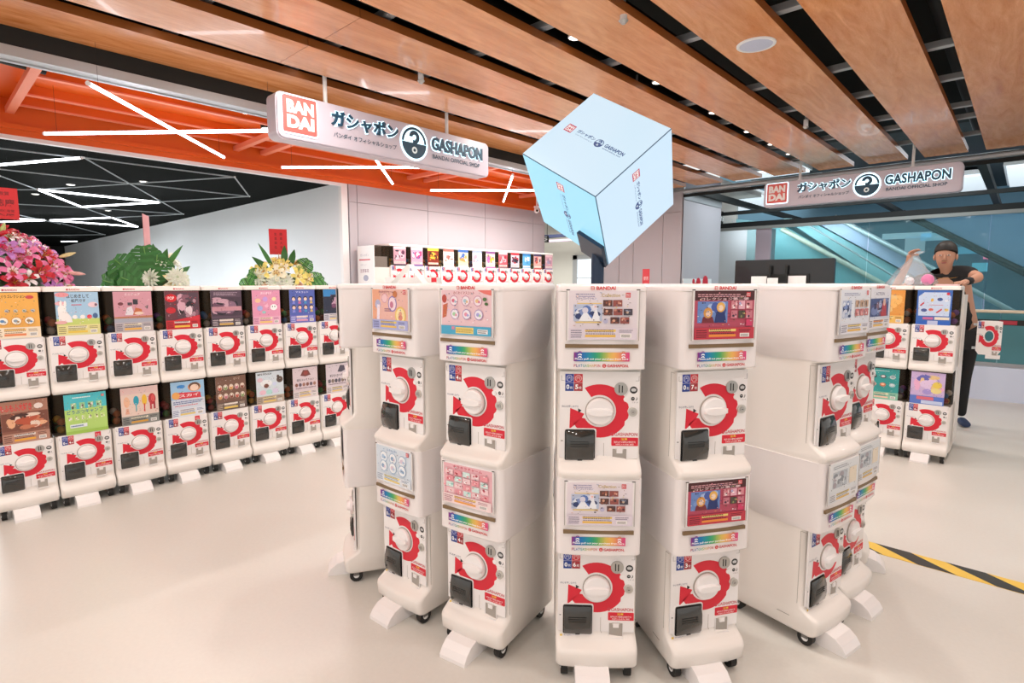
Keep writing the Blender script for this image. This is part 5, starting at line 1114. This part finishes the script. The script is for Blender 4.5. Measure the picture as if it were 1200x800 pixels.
skinned('wristband', [(*(lh+Vector((.004, .02, .0))), .034), (*lh.lerp(le, .38), .040)], [(0, 1)], M['cloth'], t, 1, org)
hd = head-org; Hq = Matrix.Rotation(R(-12), 4, 'Z')
q = MB(); fwd = Vector((.02, -1, -.05))
for sx in (-1, 1):
    q.ball(hd+Vector((sx*.031, -.090, .012)), .0105, mat('eye_white', 'c8beb8', .3), n=10, sq=(1.2, 1, .5)); q.ball(hd+Vector((sx*.031, -.0985, .012)), .005, mat('iris', '2a1a12', .2), n=8)
q.obj('eyes', t)
q = MB(); q.loft([[(hd.x+dx, hd.y-.086+dy, hd.z+z_) for dx, dy in ((-w_, .01), (-w_*.5, -d_*.7), (0, -d_), (w_*.5, -d_*.7), (w_, .01))] for z_, w_, d_ in ((-.034, .018, .010), (-.026, .020, .030), (-.010, .013, .022), (.012, .009, .012), (.022, .009, .004))], M['skin']); q.obj('nose', t)
q = MB(); q.ball(hd+Vector((0, -.082, -.055)), .02, mat('lips', '9a5a52', .5), n=10, sq=(1.1, .5, .32)); q.obj('mouth', t)
q = MB()
for sx in (-1, 1): q.ball(hd+Vector((sx*.080, .01, -.002)), .03, M['skin'], n=10, sq=(.35, .6, 1))
q.obj('ears', t)
q = MB(); rings = []
for k in range(8):
    a = PI*(.02+.50*k/7); n = 18; rings.append([(hd.x+.0+math.sin(a)*math.cos(2*PI*i/n)*(.086+.003*(i % 3)), hd.y+.014+math.sin(a)*math.sin(2*PI*i/n)*(.098), hd.z+.040+math.cos(a)*.108-(.06*max(0, math.sin(2*PI*i/n))*(k/7)**2)+(.03*max(0, -math.sin(2*PI*i/n))*(k/7)**2)) for i in range(n)])
q.loft(rings, M['hair']); q.obj('hair', t)
q = MB(); n = 16; q.loft([[(hd.x+.02+r_*math.cos(2*PI*i/n)*1.1, hd.y+.03+r_*math.sin(2*PI*i/n)-.02, hd.z-.175+z_-.02*math.sin(2*PI*i/n)*-1) for i in range(n)] for r_, z_ in ((.075, 0), (.078, .004))], mat('necklace', 'c89a4a', .3, metal=.7), caps=False); q.obj('necklace', t)
o = MB().box(-.07, -.03, -.10, .06, .03, .08, M['cloth']).obj('waist_pouch', t, at(1136, 397, y=6.55)-org)

# plastic bag held up, pink capsule in it
bt = rh+Vector((.035, .03, .02)); bz = 1.378; q = MB(); rings = []; rnd = random.Random(2)
n = 22; base = Vector(((at(1041, 331, y=5.62).x+at(1094, 331, y=5.62).x)/2, 5.62, bz))
for k, (f_, rx, ry) in enumerate(((0, .15, .10), (.08, .165, .11), (.30, .125, .10), (.55, .085, .075), (.80, .035, .03), (.92, .022, .02), (1.0, .05, .035), (1.06, .06, .04))):
    c_ = base.lerp(bt, f_); rings.append([c_+Vector((math.cos(2*PI*i/n)*rx*(1+.16*((i*7+k) % 3-1)), math.sin(2*PI*i/n)*ry*(1+.16*((i*5) % 3-1)), .01*((i*3) % 3-1)*(k > 5))) for i in range(n)])
rings = [[p_-base for p_ in r_] for r_ in rings]
q.loft(rings, clear('clear_film', 'e8ecf0', .20, .15), caps=False)
o = q.obj('plastic_bag', None, base); tag(o, 'clear plastic bag pulled up by the hand above the two-tier machines', 'bag')
cc_ = at(1087, 328, y=5.60); cc_.z = 1.378+.046
q = MB(); q.ball((0, 0, 0), .045, mat('pink_capsule', 'd87aa8', .3), n=16); o = q.obj('pink_capsule', None, cc_); tag(o, 'round pink toy capsule in the plastic bag', 'capsule')
q = MB(); q.ball((0, 0, 0), .034, mat('white_capsule', 'e8e4e8', .3), n=14); o = q.obj('white_capsule', None, (cc_.x-.12, 5.60, 1.378+.0345)); tag(o, 'small white toy capsule in the plastic bag, left of the pink one', 'capsule')
